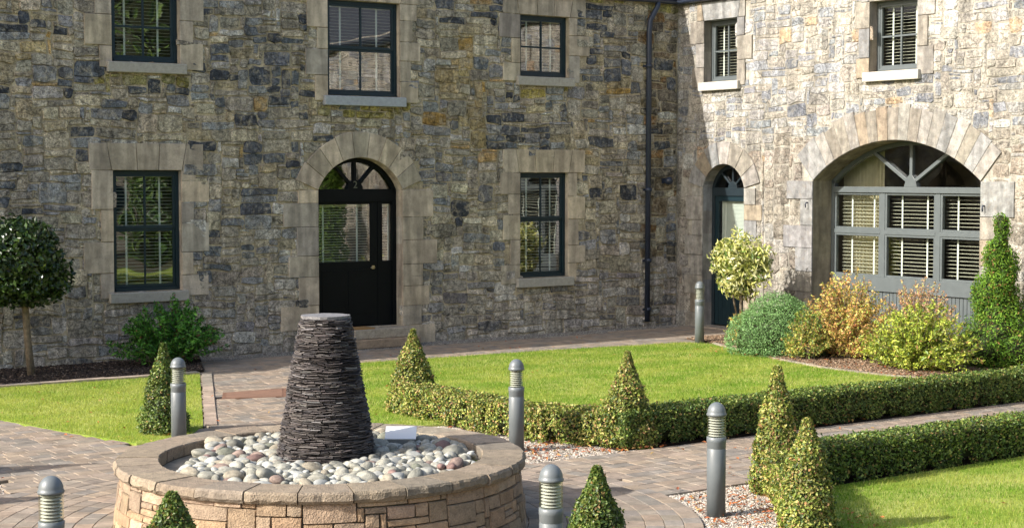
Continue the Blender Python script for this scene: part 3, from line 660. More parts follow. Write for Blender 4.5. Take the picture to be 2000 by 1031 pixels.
for q0, q1, tt in ((l0 + .05, l1 - .14, (.12, .78)), (14.11, R_ - .08, (.12, .88))):
    bl, tp = MB(), []; blind(bl, tp, q0, q1, 1.42, zs - .24, d - .10, .045, .3, tt); part(bl, 'blind', M['blind'], mapA, doorA)
    for q in tp: part(q, 'blind_tape', M['tape'], mapA, doorA)
hb = MB(); hb.tube([(13.93, 1.33, d - .01), (13.93, 1.33, d + .05), (13.85, 1.33, d + .05)], .010); hb.prism([(13.905, 1.305), (13.955, 1.305), (13.955, 1.36), (13.905, 1.36)], d - .012, d - .002); part(hb, 'handle', M['brass'], mapA, doorA)
t_ = text_mesh('2', .17, plain('dull gold numeral', (.10, .10, .07), .5, var=0), doorA, Vector((DA['uc'], YA - d - .018, zs + .03)), Matrix.Rotation(rad(90), 3, 'X'))
st = MB(); rect(st, DA['uc'] - .30, R_ + .05, .17, .325, -.25, .32, (.36, .31, .24)); rect(st, DA['uc'] - .8, R_ + .12, .02, .165, .0, .42, (.34, .25, .17)); rect(st, L_, DA['uc'] - .31, .17, .325, -.25, .30, (.36, .31, .24))
part(st, 'doorstep', M['block'], mapA, doorA, .012)
mt = MB(); rect(mt, 13.0, 13.7, .3265, .345, -.1, .25); part(mt, 'door_mat', plain('orange coir mat', (.30, .17, .06), 1), mapA, doorA)

# door of the sunlit wing
d = -.22
_, (uc, zc, R, a) = arc(DB['uc'], DB['zs'], DB['hw'], DB['rise']); L_, R_ = DB['uc'] - DB['hw'], DB['uc'] + DB['hw']; zs = DB['zs']
fb = MB(); arch_band(fb, uc, zc, R, a, .07, d - .08, d + .01)
rect(fb, L_, L_ + .07, .06, zs, d - .08, d + .01); rect(fb, R_ - .07, R_, .06, zs, d - .08, d + .01); rect(fb, L_ + .07, R_ - .07, zs - .15, zs, d - .08, d + .015)
hp = [(DB['uc'] + .12 * math.cos(q * math.pi / 10), zs + .12 * math.sin(q * math.pi / 10)) for q in range(11)]; fb.prism(hp, d - .06, d + .012)
for ang in (-48, 0, 48):
    q = rad(ang); e = Vector((math.sin(q), math.cos(q))); t_ = 0
    while (Vector((DB['uc'], zs)) + e * t_ - Vector((uc, zc))).length < R - .05: t_ += .01
    bar_between(fb, Vector((DB['uc'], zs)) + e * .1, Vector((DB['uc'], zs)) + e * t_, .035, d - .05, d + .004)
doorB = part(fb, 'door', plain('dark blue door paint', (.012, .021, .027), .4), mapB, None, .003, 'dark blue arched door behind the cream leaved shrub')
gl = MB(); ap, _ = arc(DB['uc'], zs, DB['hw'] - .02, DB['rise'] - .02); gl.face([(p[0], p[1], d - .04) for p in ap]); gl.face([(L_ + .16, 1.2, d - .03), (R_ - .16, 1.2, d - .03), (R_ - .16, 2.42, d - .03), (L_ + .16, 2.42, d - .03)]); part(gl, 'pane', M['glass_b'], mapB, doorB)
lf = MB(); rect(lf, L_ + .07, L_ + .17, .08, zs - .15, d - .06, d - .012); rect(lf, R_ - .17, R_ - .07, .08, zs - .15, d - .06, d - .012); rect(lf, L_ + .17, R_ - .17, 2.41, zs - .15, d - .06, d - .012); rect(lf, L_ + .17, R_ - .17, .08, 1.2, d - .06, d - .02)
for k in range(7): rect(lf, L_ + .18 + k * .11, L_ + .27 + k * .11, .2, 1.12, d - .03, d - .014)
part(lf, 'door_leaf', M['paint'], mapB, doorB, .003)
bl, tp = MB(), []; blind(bl, tp, L_ + .17, R_ - .17, 1.2, 2.42, d - .09, .025, 1.2, (.85,), .026); part(bl, 'blind', plain('pale closed blind', (.55, .56, .50), .6, var=.03), mapB, doorB); part(tp[0], 'blind_tape', M['tape'], mapB, doorB)
hb = MB(); hb.tube([(R_ - .12, 1.12, d - .01), (R_ - .12, 1.12, d + .05), (R_ - .22, 1.12, d + .05)], .012); part(hb, 'handle', M['brass'], mapB, doorB)
st = MB(); rect(st, L_ - .05, R_ + .05, -.01, .055, -.3, .12, (.3, .25, .2)); part(st, 'doorstep', M['block'], mapB, doorB, .01)

# wide arched window of the sunlit wing (its frame is set back half a metre)
d = -.45
_, (uc, zc, R, a) = arc(AB['uc'], AB['zs'], AB['hw'], AB['rise']); L_, R_ = AB['uc'] - AB['hw'], AB['uc'] + AB['hw']
TZ = 2.70
fb = MB(); arch_band(fb, uc, zc, R, a, .075, d - .09, d + .01)
rect(fb, L_, L_ + .07, .06, AB['zs'], d - .09, d + .01); rect(fb, R_ - .07, R_, .06, AB['zs'], d - .09, d + .01)
rect(fb, L_ + .07, R_ - .07, TZ - .10, TZ, d - .09, d + .03)
cols_ = [R_ - .07, 18.93, 17.74, L_ + .07]
b0, b1, bm_ = 1.16, TZ - .10, 1.93
for c_ in cols_[1:3]: rect(fb, c_ - .05, c_ + .05, b0, b1, d - .09, d + .005)
rect(fb, L_ + .07, R_ - .07, b0 - .24, b0, d - .09, d + .03)
for k in range(3):
    hi, lo = cols_[k] - (.05 if k else 0), cols_[k + 1] + (.05 if k < 2 else 0)
    rect(fb, lo, hi, bm_ - .035, bm_ + .035, d - .08, d + .008)
    for (q0, q1) in ((b0, bm_ - .035), (bm_ + .035, b1)):
        rect(fb, lo, lo + .04, q0, q1, d - .07, d - .004); rect(fb, hi - .04, hi, q0, q1, d - .07, d - .004); rect(fb, lo + .04, hi - .04, q0, q0 + .04, d - .07, d - .006); rect(fb, lo + .04, hi - .04, q1 - .04, q1, d - .07, d - .006)
fb.prism([(18.31 - .14, TZ + .001), (18.31 + .14, TZ + .001), (18.31 + .10, TZ + .12), (18.31 + .035, TZ + .20), (18.31 - .035, TZ + .20), (18.31 - .10, TZ + .12)], d - .06, d + .028)
for ang in (-57, 0, 57):
    q = rad(ang); e = Vector((math.sin(q), math.cos(q))); h0 = Vector((18.31, TZ + .05)); t_ = 0
    while (h0 + e * t_ - Vector((uc, zc))).length < R - .06: t_ += .01
    bar_between(fb, h0 + e * .06, h0 + e * t_, .06, d - .05, d + .018)
archw = part(fb, 'window', M['paint_b'], mapB, None, .004, 'wide arched window with six blinded panes over grey boarding')
gl = MB(); ap, _ = arc(18.31, AB['zs'], AB['hw'] - .02, AB['rise'] - .02); gl.face([(L_ + .02, TZ, d - .04)] + [(p[0], p[1], d - .04) for p in ap] + [(R_ - .02, TZ, d - .04)])
gl.face([(L_ + .05, b0, d - .035), (R_ - .05, b0, d - .035), (R_ - .05, b1, d - .035), (L_ + .05, b1, d - .035)]); part(gl, 'pane', M['glass_b'], mapB, archw)
for k in range(3):
    bl, tp = MB(), []; blind(bl, tp, cols_[k + 1] + .06, cols_[k] - .06, b0 + .01, b1, d - .14, .062, .12, (.25, .76), .05); part(bl, 'blind', M['blind'], mapB, archw)
    for q in tp: part(q, 'blind_tape', M['tape'], mapB, archw)
pn = MB(); u = L_ + .07; rect(pn, L_ + .07, R_ - .07, .06, b0 - .24, d - .08, d - .025)
while u < R_ - .08: rect(pn, u + .004, u + .072, .2, b0 - .25, d - .024, d - .008); u += .078
rect(pn, L_ + .07, R_ - .07, .06, .195, d - .024, d + .005)
part(pn, 'boarding', M['paint_b'], mapB, archw, .003)
cu_ = MB(); n = 60
pts = [(R_ + .1 - .95 * k / n, d - .42 + .03 * math.sin(k * 1.3)) for k in range(n + 1)]
for k in range(n): cu_.add([(pts[k][0], .3, pts[k][1]), (pts[k + 1][0], .3, pts[k + 1][1]), (pts[k + 1][0], 3.4, pts[k + 1][1]), (pts[k][0], 3.4, pts[k][1])], [(0, 1, 2, 3)], smooth=True)
part(cu_, 'curtain', M['curtain'], mapB, archw)

# rooms behind the glass
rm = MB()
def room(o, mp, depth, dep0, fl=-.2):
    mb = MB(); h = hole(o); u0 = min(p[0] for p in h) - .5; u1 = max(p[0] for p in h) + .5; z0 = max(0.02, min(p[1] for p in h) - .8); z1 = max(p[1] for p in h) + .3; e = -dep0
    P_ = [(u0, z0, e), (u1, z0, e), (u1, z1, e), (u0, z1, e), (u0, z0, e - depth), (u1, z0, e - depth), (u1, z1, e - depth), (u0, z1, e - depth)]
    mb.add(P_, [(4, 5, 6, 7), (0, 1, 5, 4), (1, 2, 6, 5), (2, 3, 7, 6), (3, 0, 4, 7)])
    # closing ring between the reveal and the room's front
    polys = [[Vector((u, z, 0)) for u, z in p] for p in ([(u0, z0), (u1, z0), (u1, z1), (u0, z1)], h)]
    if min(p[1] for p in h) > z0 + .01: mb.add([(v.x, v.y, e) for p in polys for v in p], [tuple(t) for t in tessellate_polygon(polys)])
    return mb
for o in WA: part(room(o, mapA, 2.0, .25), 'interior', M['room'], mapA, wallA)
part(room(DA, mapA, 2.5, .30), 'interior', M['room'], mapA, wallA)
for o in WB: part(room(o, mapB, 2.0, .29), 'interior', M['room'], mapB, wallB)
part(room(DB, mapB, 2.0, .33), 'interior', M['room'], mapB, wallB); part(room(AB, mapB, 3.5, .56), 'interior', plain('lit-toned room plaster', (.16, .13, .10), .9), mapB, wallB)  # wide arch room gets paler plaster, its light put into the colour

# gutters, downpipe, roofs
gt = MB()
def gutter(mb, mp, u0, u1, dd, z, r_=.065):
    n = 10; pts = []
    for u in (u0, u1):
        for k in range(n + 1):
            q = math.pi + math.pi * k / n; pts.append((u, z + r_ * math.sin(q), dd + r_ * math.cos(q)))
        for k in range(n, -1, -1):
            q = math.pi + math.pi * k / n; pts.append((u, z + (r_ - .006) * math.sin(q), dd + (r_ - .006) * math.cos(q)))
    m = 2 * (n + 1); mb.add(pts, [(k, (k + 1) % m, m + (k + 1) % m, m + k) for k in range(m)])
gutter(gt, mapA, -12, XB - .1, .10, 6.20); part(gt, 'gutter', M['iron'], mapA)
gt = MB(); gutter(gt, mapB, 6, YA - .1, .10, 6.20); part(gt, 'gutter', M['iron'], mapB)
dp = MB(); dp.tube([(19.98, 6.17, .10), (19.98, 6.08, .10), (19.85, 5.86, .085), (19.82, 5.80, .075), (19.80, 5.6, .07), (19.78, .12, .07)], .052, 12)
for z in (4.95, 2.62, 1.28, .35): dp.tube([(19.80, z - .035, .07), (19.80, z + .035, .07)], .066, 12); rect(dp, 19.70, 19.90, z - .02, z + .02, .0, .03)
part(dp, 'downpipe', M['iron'], mapA)
rf = MB()
for i in range(24):
    dd = .12 - i * .22; z = 6.24 + i * .13
    rf.add([(-12, z, dd), (XB - .05 if 1 else 0, z, dd), (XB + 4, z + .15, dd - .25), (-12, z + .15, dd - .25), (-12, z - .02, dd), (XB - .05, z - .02, dd)], [(0, 1, 2, 3), (4, 5, 1, 0)], (.05, .055, .065))
part(rf, 'roof', M['slate'], mapA)
rf = MB()
for i in range(24):
    dd = .12 - i * .22; z = 6.24 + i * .13
    rf.add([(6, z, dd), (YA - .05, z, dd), (YA + 4, z + .15, dd - .25), (6, z + .15, dd - .25), (6, z - .02, dd), (YA - .05, z - .02, dd)], [(0, 1, 2, 3), (4, 5, 1, 0)], (.05, .055, .065))
part(rf, 'roof', M['slate'], mapB)
# soffit strip closes wall head to roof
sf = MB(); rect(sf, -12, XB, 6.16, 6.23, -.3, .03); part(sf, 'soffit', M['iron'], mapA)
sf = MB(); rect(sf, 6, YA, 6.16, 6.23, -.3, .03); part(sf, 'soffit', M['iron'], mapB)
# outer shell so the wings are solid from the far side
sh = MB(); sh.box((-12, YA + 6, -.2), (XB + 6, YA + 6.3, 6.3)); sh.box((XB + 6, 6, -.2), (XB + 6.3, YA + 6, 6.3)); sh.box((-12.3, YA, -.2), (-12, YA + 6.3, 6.3)); sh.box((XB, 5.7, -.2), (XB + 6.3, 6, 6.3)); part(sh, 'back_wall', M['mortar'])
# small fixings
wl = thing('wall_light', 'small black round security light on the shaded wall right of the downpipe', 'wall light', (20.22, YA, 2.77))
mb = MB(); mb.lathe([(0.0, -.02), (.05, -.015), (.075, .03), (.07, .09), (.04, .12), (0, .125)], 16); o = mb.build('lamp_head', M['iron'], wl); o.rotation_euler = (rad(70), 0, rad(30)); o.location = (0, -.10, 0)
mb = MB(); mb.tube([(0, 0, .02), (0, -.1, .02)], .02); mb.box((-.05, -.03, -.03), (.05, -.0, .07)); mb.build('bracket', M['iron'], wl)
for (y_, lab) in ((20.22, 'tiny black iron hook on the left side of the wide arch'), (16.42, 'tiny black iron hook on the right side of the wide arch')):
    h_ = MB(); h_.tube([(0, 0, 0), (-.07, 0, .0), (-.085, 0, -.03), (-.08, 0, -.09)], .012); h_.box((-.02, -.03, -.03), (0, .03, .03)); o = h_.build('hook', M['iron'], None, label=lab, cat='hook'); o.location = (XB, y_, 2.42)

# ---------------------------------------------------------------- building across the courtyard (seen mirrored in the glass)
ob = thing('house', 'pale stone house across the courtyard behind the camera', 'house', (0, -14, 0))
mb = MB(); mb.box((-25, -6, 0), (30, 0, 5.2)); mb.build('wall', plain('pale render', (.42, .38, .30), .9, bump=.5, bscale=20), ob)
mb = MB(); mb.add([(-25.3, .4, 5.1), (30.3, .4, 5.1), (30.3, -3, 8), (-25.3, -3, 8), (30.3, -6.4, 5.1), (-25.3, -6.4, 5.1)], [(0, 1, 2, 3), (3, 2, 4, 5)]); mb.build('roof', plain('grey slate roof', (.14, .14, .15), .7, bump=.4, bscale=12), ob)
for k in range(9):
    x = -21 + k * 5.5
    for z0, z1 in ((3.2, 4.5), (.9, 2.4)): mb = MB(); mb.box((x, -.02, z0), (x + 1.1, .03, z1)); mb.build('window', M['paint'], ob)

# ---------------------------------------------------------------- plants
LEAF = [(-1, 0, 0), (0, -.5, .12), (1, 0, -.05), (0, .5, .12)]; LF = [(0, 1, 2, 3)]
def lump(p, s=3.0, ph=0):
    x, y_, z = p[:, 0] * s + ph, p[:, 1] * s + ph * .7, p[:, 2] * s - ph
    return (np.sin(x * 1.3 + 1.7 * np.sin(y_)) + np.sin(y_ * 1.7 + 1.3 * np.sin(z * 1.1)) + np.sin(z * 1.9 + 1.1 * np.sin(x))) / 3
def leaves(name, parent, pos, nrm, size, palette, mat, loc=(0, 0, 0), tilt=.8, jit=.2, cl=0, shape=LEAF, aspect=.6):
    n = len(pos); nn = nrm + rng.normal(0, tilt, (n, 3)); s = rng.uniform(.65, 1.25, n) * size
    c = pal(n, palette, jit); s = s * (1 + .25 * np.sign(rng.normal(size=n)) * rng.random(n))
    if cl: c = c * (1 + cl * lump(pos, 6)[:, None])
    return scatter(name, shape, LF, pos, frames(nn), np.column_stack([s, s * aspect / .5 * 1.0, s]), np.clip(c, .004, .8), mat, parent)
def sphere_pts(n):
    v = rng.normal(size=(n, 3)); return v / np.linalg.norm(v, axis=1, keepdims=True)
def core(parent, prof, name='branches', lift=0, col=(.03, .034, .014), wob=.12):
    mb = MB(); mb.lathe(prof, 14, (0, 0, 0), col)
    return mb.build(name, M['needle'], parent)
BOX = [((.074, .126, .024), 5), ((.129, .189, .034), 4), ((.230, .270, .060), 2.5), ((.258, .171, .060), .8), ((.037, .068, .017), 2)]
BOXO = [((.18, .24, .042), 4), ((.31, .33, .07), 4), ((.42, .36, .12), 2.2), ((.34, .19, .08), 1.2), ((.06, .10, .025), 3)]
def cone_plant(x, y_, h, r_, label, palette=BOX, n=9000, size=.016, power=.85, bottom=.0, grp='clipped box cones'):
    root = thing('box_cone', label, 'topiary', (x, y_, .01), grp)
    t = rng.random(n) ** 1.25 * (h - bottom) + bottom; f = (1 - (t / h))
    rr = r_ * (f ** power) * (.5 + .5 * np.clip(f / .33, 0, 1)) * np.where(t < .12 * h, .82 + 1.5 * t / h, 1) + .020
    a = rng.uniform(0, 2 * np.pi, n); p = np.stack([np.cos(a), np.sin(a), np.zeros(n)], 1)
    pos = np.column_stack([p[:, 0] * rr, p[:, 1] * rr, t])
    wob = 1 + .16 * lump(pos, 10, x) + .08 * lump(pos, 23, x) + rng.normal(0, .06, n) + .18 * (rng.random(n) > .975) - .10 * (rng.random(n) ** 2); pos[:, :2] *= wob[:, None]
    nrm = np.column_stack([p[:, 0], p[:, 1], np.full(n, r_ / h + .15)])
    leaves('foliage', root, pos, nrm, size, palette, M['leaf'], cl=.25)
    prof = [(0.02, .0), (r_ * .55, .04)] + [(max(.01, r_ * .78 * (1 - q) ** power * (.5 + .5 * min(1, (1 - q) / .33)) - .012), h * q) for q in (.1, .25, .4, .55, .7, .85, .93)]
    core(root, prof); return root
random.seed(5)
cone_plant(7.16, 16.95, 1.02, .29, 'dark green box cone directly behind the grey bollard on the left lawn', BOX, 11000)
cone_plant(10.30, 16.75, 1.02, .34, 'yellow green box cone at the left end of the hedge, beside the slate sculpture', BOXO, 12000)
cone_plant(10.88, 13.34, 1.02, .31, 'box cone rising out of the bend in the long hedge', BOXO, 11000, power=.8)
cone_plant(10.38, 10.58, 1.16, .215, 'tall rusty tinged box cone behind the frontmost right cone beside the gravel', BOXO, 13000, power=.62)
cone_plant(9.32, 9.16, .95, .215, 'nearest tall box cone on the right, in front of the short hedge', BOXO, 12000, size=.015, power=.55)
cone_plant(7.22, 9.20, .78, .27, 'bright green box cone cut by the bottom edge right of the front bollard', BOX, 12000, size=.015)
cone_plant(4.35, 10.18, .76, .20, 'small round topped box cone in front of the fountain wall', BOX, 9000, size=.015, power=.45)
cone_plant(3.95, 15.85, 1.2, .32, 'box cone off to the left of the paved circle', BOX, 4000, size=.022)
cone_plant(3.45, 14.35, 1.0, .30, 'box cone nearer the paving off to the left', BOX, 4000, size=.022)

def hedge(path, wd, h, label, palette, n_per_m2=6000, size=.016, gaps=True):
    root = thing('box_hedge', label, 'hedge', (path[0][0], path[0][1], .01), 'clipped box hedges'); o0 = np.array(path[0])
    P_, N_ = [], []; cb = MB(); stems = MB()
    for a, b in zip(path[:-1], path[1:]):
        a = np.array(a, float) - o0; b = np.array(b, float) - o0; L = np.linalg.norm(b - a); t = (b - a) / L; nn = np.array([-t[1], t[0]])
        for side, area in ((1, L * h), (-1, L * h), (0, L * wd)):
            n = int(area * n_per_m2 * (1 + .25 / L)); s = rng.random(n) * (L + .25) - .1
            if side:
                zz = rng.random(n) * h; off = side * wd / 2
                s_w = s + a[0] * 1.7
                lo = .015 + .17 * np.maximum(0, np.sin(s_w * 13.0 + 1.5 * np.sin(s_w * 2.1))) ** 2.5 * (.55 + .45 * np.sin(s_w * 3.7))
                inw = np.clip((.16 - zz) / .16, 0, 1) * .05
                k = zz > lo; s, zz, inw = s[k], zz[k], inw[k]; n = len(s)
                p = a[None] + t[None] * s[:, None] + nn[None] * (off - side * inw)[:, None]; q = np.column_stack([p, zz]); m = np.tile([nn[0] * side, nn[1] * side, .1], (n, 1))
            else:
                off = rng.uniform(-wd / 2, wd / 2, n); p = a[None] + t[None] * s[:, None] + nn[None] * off[:, None]
                q = np.column_stack([p, np.full(n, h) - .02 * (np.abs(off) / wd * 2) ** 3]); m = np.tile([0, 0, 1.0], (n, 1))
            lf_ = lump(q, 9, 2 + o0[1]) + .6 * lump(q, 24, 1); d_ = .026 * lf_ + rng.normal(0, .014, n) - .04 * rng.random(n) ** 3; q = q + m * d_[:, None]; kp = (lf_ > -.55) | (rng.random(n) < .35); q, m = q[kp], m[kp]
            P_.append(q); N_.append(m)
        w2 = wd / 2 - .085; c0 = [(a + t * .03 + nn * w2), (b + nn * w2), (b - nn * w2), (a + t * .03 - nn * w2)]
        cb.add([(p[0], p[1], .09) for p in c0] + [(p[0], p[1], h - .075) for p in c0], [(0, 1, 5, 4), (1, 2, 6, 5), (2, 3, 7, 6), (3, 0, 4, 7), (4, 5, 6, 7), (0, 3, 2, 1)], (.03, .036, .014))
        k = int(L / .2)
        for i in range(k):
            for off in (-.07, .08):
                p = a + t * (L * (i + random.random()) / k) + nn * off; e = p + np.array([random.uniform(-.05, .05), random.uniform(-.05, .05)])
                stems.tube([(p[0], p[1], 0), (e[0], e[1], .2)], random.uniform(.005, .011), 5, cap=False)
    for a, b in ((path[0], path[1]), (path[-1], path[-2])):
        e = np.array(a, float) - o0; t = np.array(b, float) - np.array(a, float); t /= np.linalg.norm(t); nn = np.array([-t[1], t[0]]); n = int(wd * h * n_per_m2)
        p = e[None] + nn[None] * rng.uniform(-wd / 2, wd / 2, n)[:, None] - t[None] * (.05 + rng.normal(0, .02, n))[:, None]
        P_.append(np.column_stack([p, rng.uniform(.03, h, n)])); N_.append(np.tile([-t[0], -t[1], .1], (n, 1)))
    leaves('foliage', root, np.concatenate(P_), np.concatenate(N_), size, palette, M['leaf'], cl=.22)
    cb.build('inner_growth', M['needle'], root); stems.build('stem', M['bark'], root, kind='stuff')
    return root
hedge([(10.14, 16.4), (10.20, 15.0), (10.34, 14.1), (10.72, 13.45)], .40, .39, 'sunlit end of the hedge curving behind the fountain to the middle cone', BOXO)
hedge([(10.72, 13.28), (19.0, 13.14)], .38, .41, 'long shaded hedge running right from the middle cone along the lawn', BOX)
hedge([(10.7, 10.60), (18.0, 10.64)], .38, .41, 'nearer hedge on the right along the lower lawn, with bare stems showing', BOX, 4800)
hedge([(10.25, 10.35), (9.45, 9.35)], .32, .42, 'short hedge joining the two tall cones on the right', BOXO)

def blob_plant(name, label, cat, x, y_, blobs, n, size, palette, mat='leaf', tilt=.8, trunk=None, spikes=0, core_col=(.03, .036, .014), cores=True, aspect=.6, fill=.35, lumpy=.16, ls=5, partname='foliage', grp=None, multi=None):
    root = thing(name, label, cat, (x, y_, .03), grp)
    tot = sum(b[3] * b[4] for b in blobs); P_, N_ = [], []
    for i, b in enumerate(blobs):
        bx, by, bz, rx, rz = b[:5]; k = int(n * rx * rz / tot); v = sphere_pts(k)
        s = 1 - fill * rng.random(k) ** 2.2 ; s = s * (1 + lumpy * lump(v * rx * 2, ls, i + x)) + rng.normal(0, .035, k)
        q = v * s[:, None] * np.array([rx, rx, rz]) + np.array([bx, by, bz]); P_.append(q); N_.append(v)
    P_ = np.concatenate(P_); N_ = np.concatenate(N_); k = P_[:, 2] > .01; P_, N_ = P_[k], N_[k]
    leaves(partname, root, P_, N_, size, palette, M[mat], tilt=tilt, cl=.2, aspect=aspect)
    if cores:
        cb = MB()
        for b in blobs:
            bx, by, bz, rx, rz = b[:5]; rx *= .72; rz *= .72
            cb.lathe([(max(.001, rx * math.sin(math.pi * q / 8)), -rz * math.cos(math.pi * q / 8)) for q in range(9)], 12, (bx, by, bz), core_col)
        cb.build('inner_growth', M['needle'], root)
    if trunk:
        tb = MB()
        for pts, rs in trunk: tb.tube(pts, rs, 9)
        tb.build('trunk', M['bark'], root)
    return root
def cluster(n, rx, ry, h, r0, r1, zlo=.15, seed=1, dome=True):
    rr = random.Random(seed); out = []
    for _ in range(n):
        a = rr.uniform(0, 2 * math.pi); q = math.sqrt(rr.random()); px, py = q * rx * math.cos(a), q * ry * math.sin(a)
        top = h * math.sqrt(max(.05, 1 - q * q * .8)); z = rr.uniform(zlo, top); r_ = rr.uniform(r0, r1); out.append((px, py, max(r_ * .4, z - r_ * .5), r_, r_ * rr.uniform(.7, 1)))
    return out
def shoot_plant(name, label, cat, x, y_, rx, ry, h, nsh, lps, size, palette, mat='leaf', base=.25, r0=.55, t0=.25, spread=.045, aspect=.42, upr=.5, hmin=.25, stem=.006, part_='foliage', seed=1, rz=0, ztop=None, tilt=.7, droop=0):
    root = thing(name, label, cat, (x, y_, .04), rz=rz); rr = random.Random(seed); sb = MB(); P_, N_ = [], []
    for i in range(nsh):
        a = rr.uniform(0, 2 * math.pi); q = math.sqrt(rr.random()); q = r0 * q + (1 - r0) * q * rr.random() if False else q
        ex, ey = q * rx * math.cos(a), q * ry * math.sin(a)
        top = h * (1 - .66 * q ** 2.6) * (rr.uniform(r0, 1.0) if rr.random() < .85 else rr.uniform(.95, 1.10))
        ez = max(hmin * h * rr.uniform(.6, 1.4), top); b = (ex * base + rr.uniform(-.04, .04), ey * base + rr.uniform(-.04, .04), 0)
        pts = []
        for k in range(6):
            t = k / 5; f = t ** (1 + upr); pts.append((b[0] + (ex - b[0]) * f, b[1] + (ey - b[1]) * f, ez * (t ** .8) - droop * t ** 3))
        sb.tube(pts, [stem * (1.6 - t * .25) * max(.3, ez) ** .5 for t in range(6)], 4, cap=False)
        n = max(4, int(lps * (.5 + .5 * ez / h))); t = t0 + (1 - t0) * rng.random(n) ** .8; pa = np.array(pts)
        kk = np.minimum((t * 5).astype(int), 4); fr = (t * 5 - kk)[:, None]; c = pa[kk] * (1 - fr) + pa[kk + 1] * fr
        off = rng.normal(0, 1, (n, 3)); off /= np.linalg.norm(off, axis=1, keepdims=True); c = c + off * (spread * (1.25 - .8 * t) * rng.uniform(.3, 1.2, n))[:, None]
        P_.append(c); N_.append(off * .6 + np.array([0, 0, .7]))
    sb.build('branches', M['bark'], root)
    P_ = np.concatenate(P_); k = P_[:, 2] > .015
    leaves(part_, root, P_[k], np.concatenate(N_)[k], size, palette, M[mat], tilt=tilt, cl=.22, aspect=aspect)
    return root
# bay tree at far left
BAY = [((.030, .060, .014), 5), ((.050, .090, .02), 3), ((.018, .036, .010), 3), ((.14, .17, .06), .4)]
blob_plant('bay_tree', 'round headed dark bay tree on a straight pale trunk at the left edge', 'tree', 7.60, 22.75,
           [(-.22, -.15, 1.66, .62, .60), (-.38, -.1, 1.5, .48, .43), (.04, -.2, 1.42, .46, .38), (-.2, -.25, 1.93, .42, .34), (-.6, -.3, 1.8, .3, .3)], 15000, .038, BAY, 'leaf_gloss',
           trunk=[([(.02, 0, -.05), (-.03, 0, .5), (-.06, 0, 1.0), (-.1, 0, 1.6)], [.06, .052, .05, .04]), ([(-.06, 0, 1.0), (-.4, .1, 1.6)], [.03, .015]), ([(-.06, 0, 1.05), (.3, -.1, 1.6)], [.03, .015])], partname='crown', fill=.4, lumpy=.2, ls=9)
shoot_plant('laurel_bush', 'spreading green bush under the lower left window in the shade', 'bush', 9.72, 22.85, 1.02, .50, 1.0, 130, 105, .034,
            [((.07, .22, .025), 4), ((.13, .32, .04), 3), ((.035, .10, .018), 3), ((.20, .07, .04), .2)], spread=.085, aspect=.40, hmin=.3, seed=4, r0=.5)
VAR = [((.60, .58, .20), 4), ((.68, .66, .36), 3), ((.42, .45, .11), 2.5), ((.12, .20, .04), 2)]
rt = blob_plant('variegated_shrub', 'cream and yellow leaved standard shrub in front of the dark blue arched door', 'shrub', 19.32, 20.60,
           [(0, 0, 1.50, .36, .34), (-.16, .12, 1.36, .34, .30), (.14, -.12, 1.20, .32, .28), (-.1, .05, 1.02, .28, .22), (.24, -.2, 1.42, .22, .24), (-.22, .18, 1.62, .20, .18), (.05, -.02, .88, .2, .16)], 5600, .052, VAR, 'leaf',
           trunk=[([(0.03, 0, 0), (0, 0, .5), (.0, 0, 1.3)], [.035, .028, .02]), ([(.06, -.05, 0), (.1, -.08, .5), (.16, -.14, 1.2)], [.025, .02, .012]), ([(0, .03, .2), (-.1, .1, .8), (-.18, .15, 1.4)], [.02, .016, .01])], cores=False, aspect=.33, fill=.85, tilt=.9, lumpy=.5)
DOME = [((.180, .312, .117), 4), ((.247, .385, .164), 3), ((.112, .213, .070), 3)]
blob_plant('dwarf_conifer', 'low rounded grey green conifer dome at the corner of the right bed', 'shrub', 18.30, 18.68,
           [(.0, 0, .28, .60, .70), (-.16, .22, .22, .54, .52), (.22, -.30, .2, .50, .54), (.1, -.1, .46, .46, .46)], 46000, .017, DOME, 'needle', aspect=.4, fill=.09, lumpy=.06, ls=14, tilt=1.1)
shoot_plant('golden_shrub', 'small golden tufted shrub between the rear bollard and the conifer dome', 'shrub', 18.95, 20.25, .26, .26, .62, 34, 42, .026, [((.55, .42, .10), 3), ((.48, .46, .10), 2), ((.40, .28, .08), 1)], aspect=.3, seed=8, spread=.05)
SP = [((.56, .33, .11), 4), ((.58, .42, .13), 3), ((.48, .47, .10), 2.5), ((.42, .18, .08), 2), ((.28, .34, .06), 2)]
shoot_plant('spiraea_shrub', 'orange and russet leaved shrub just right of the conifer dome', 'shrub', 18.82, 17.62, .60, 1.0, 1.34, 330, 92, .024, SP, aspect=.42, seed=5, spread=.08, r0=.38, hmin=.15, t0=.12)
shoot_plant('spiraea_shrub', 'airy pinkish orange shrub against the grey boarding under the wide window', 'shrub', 19.45, 16.75, .45, .80, 1.24, 190, 70, .021, [((.52, .28, .16), 4), ((.54, .38, .18), 3), ((.42, .40, .12), 2), ((.38, .18, .11), 2)], aspect=.4, seed=6, spread=.06, r0=.5)
shoot_plant('spiraea_shrub', 'low green and gold shrub spilling over the front of the conifer dome', 'shrub', 18.15, 17.90, .34, .46, .78, 90, 65, .024, [((.30, .36, .07), 4), ((.50, .45, .10), 3), ((.45, .25, .09), 1.5), ((.14, .22, .04), 2)], aspect=.42, seed=16, spread=.06, r0=.4)
YG = [((.362, .409, .049), 4), ((.275, .343, .045), 4), ((.449, .452, .097), 2), ((.130, .204, .032), 3), ((.362, .219, .081), .5)]
shoot_plant('yellow_shrub', 'bright yellow green spreading shrub in front of the orange ones by the lawn', 'shrub', 18.55, 16.00, .66, 1.10, 1.0, 300, 78, .030, YG, aspect=.42, seed=9, spread=.09, r0=.32, hmin=.12, t0=.15)
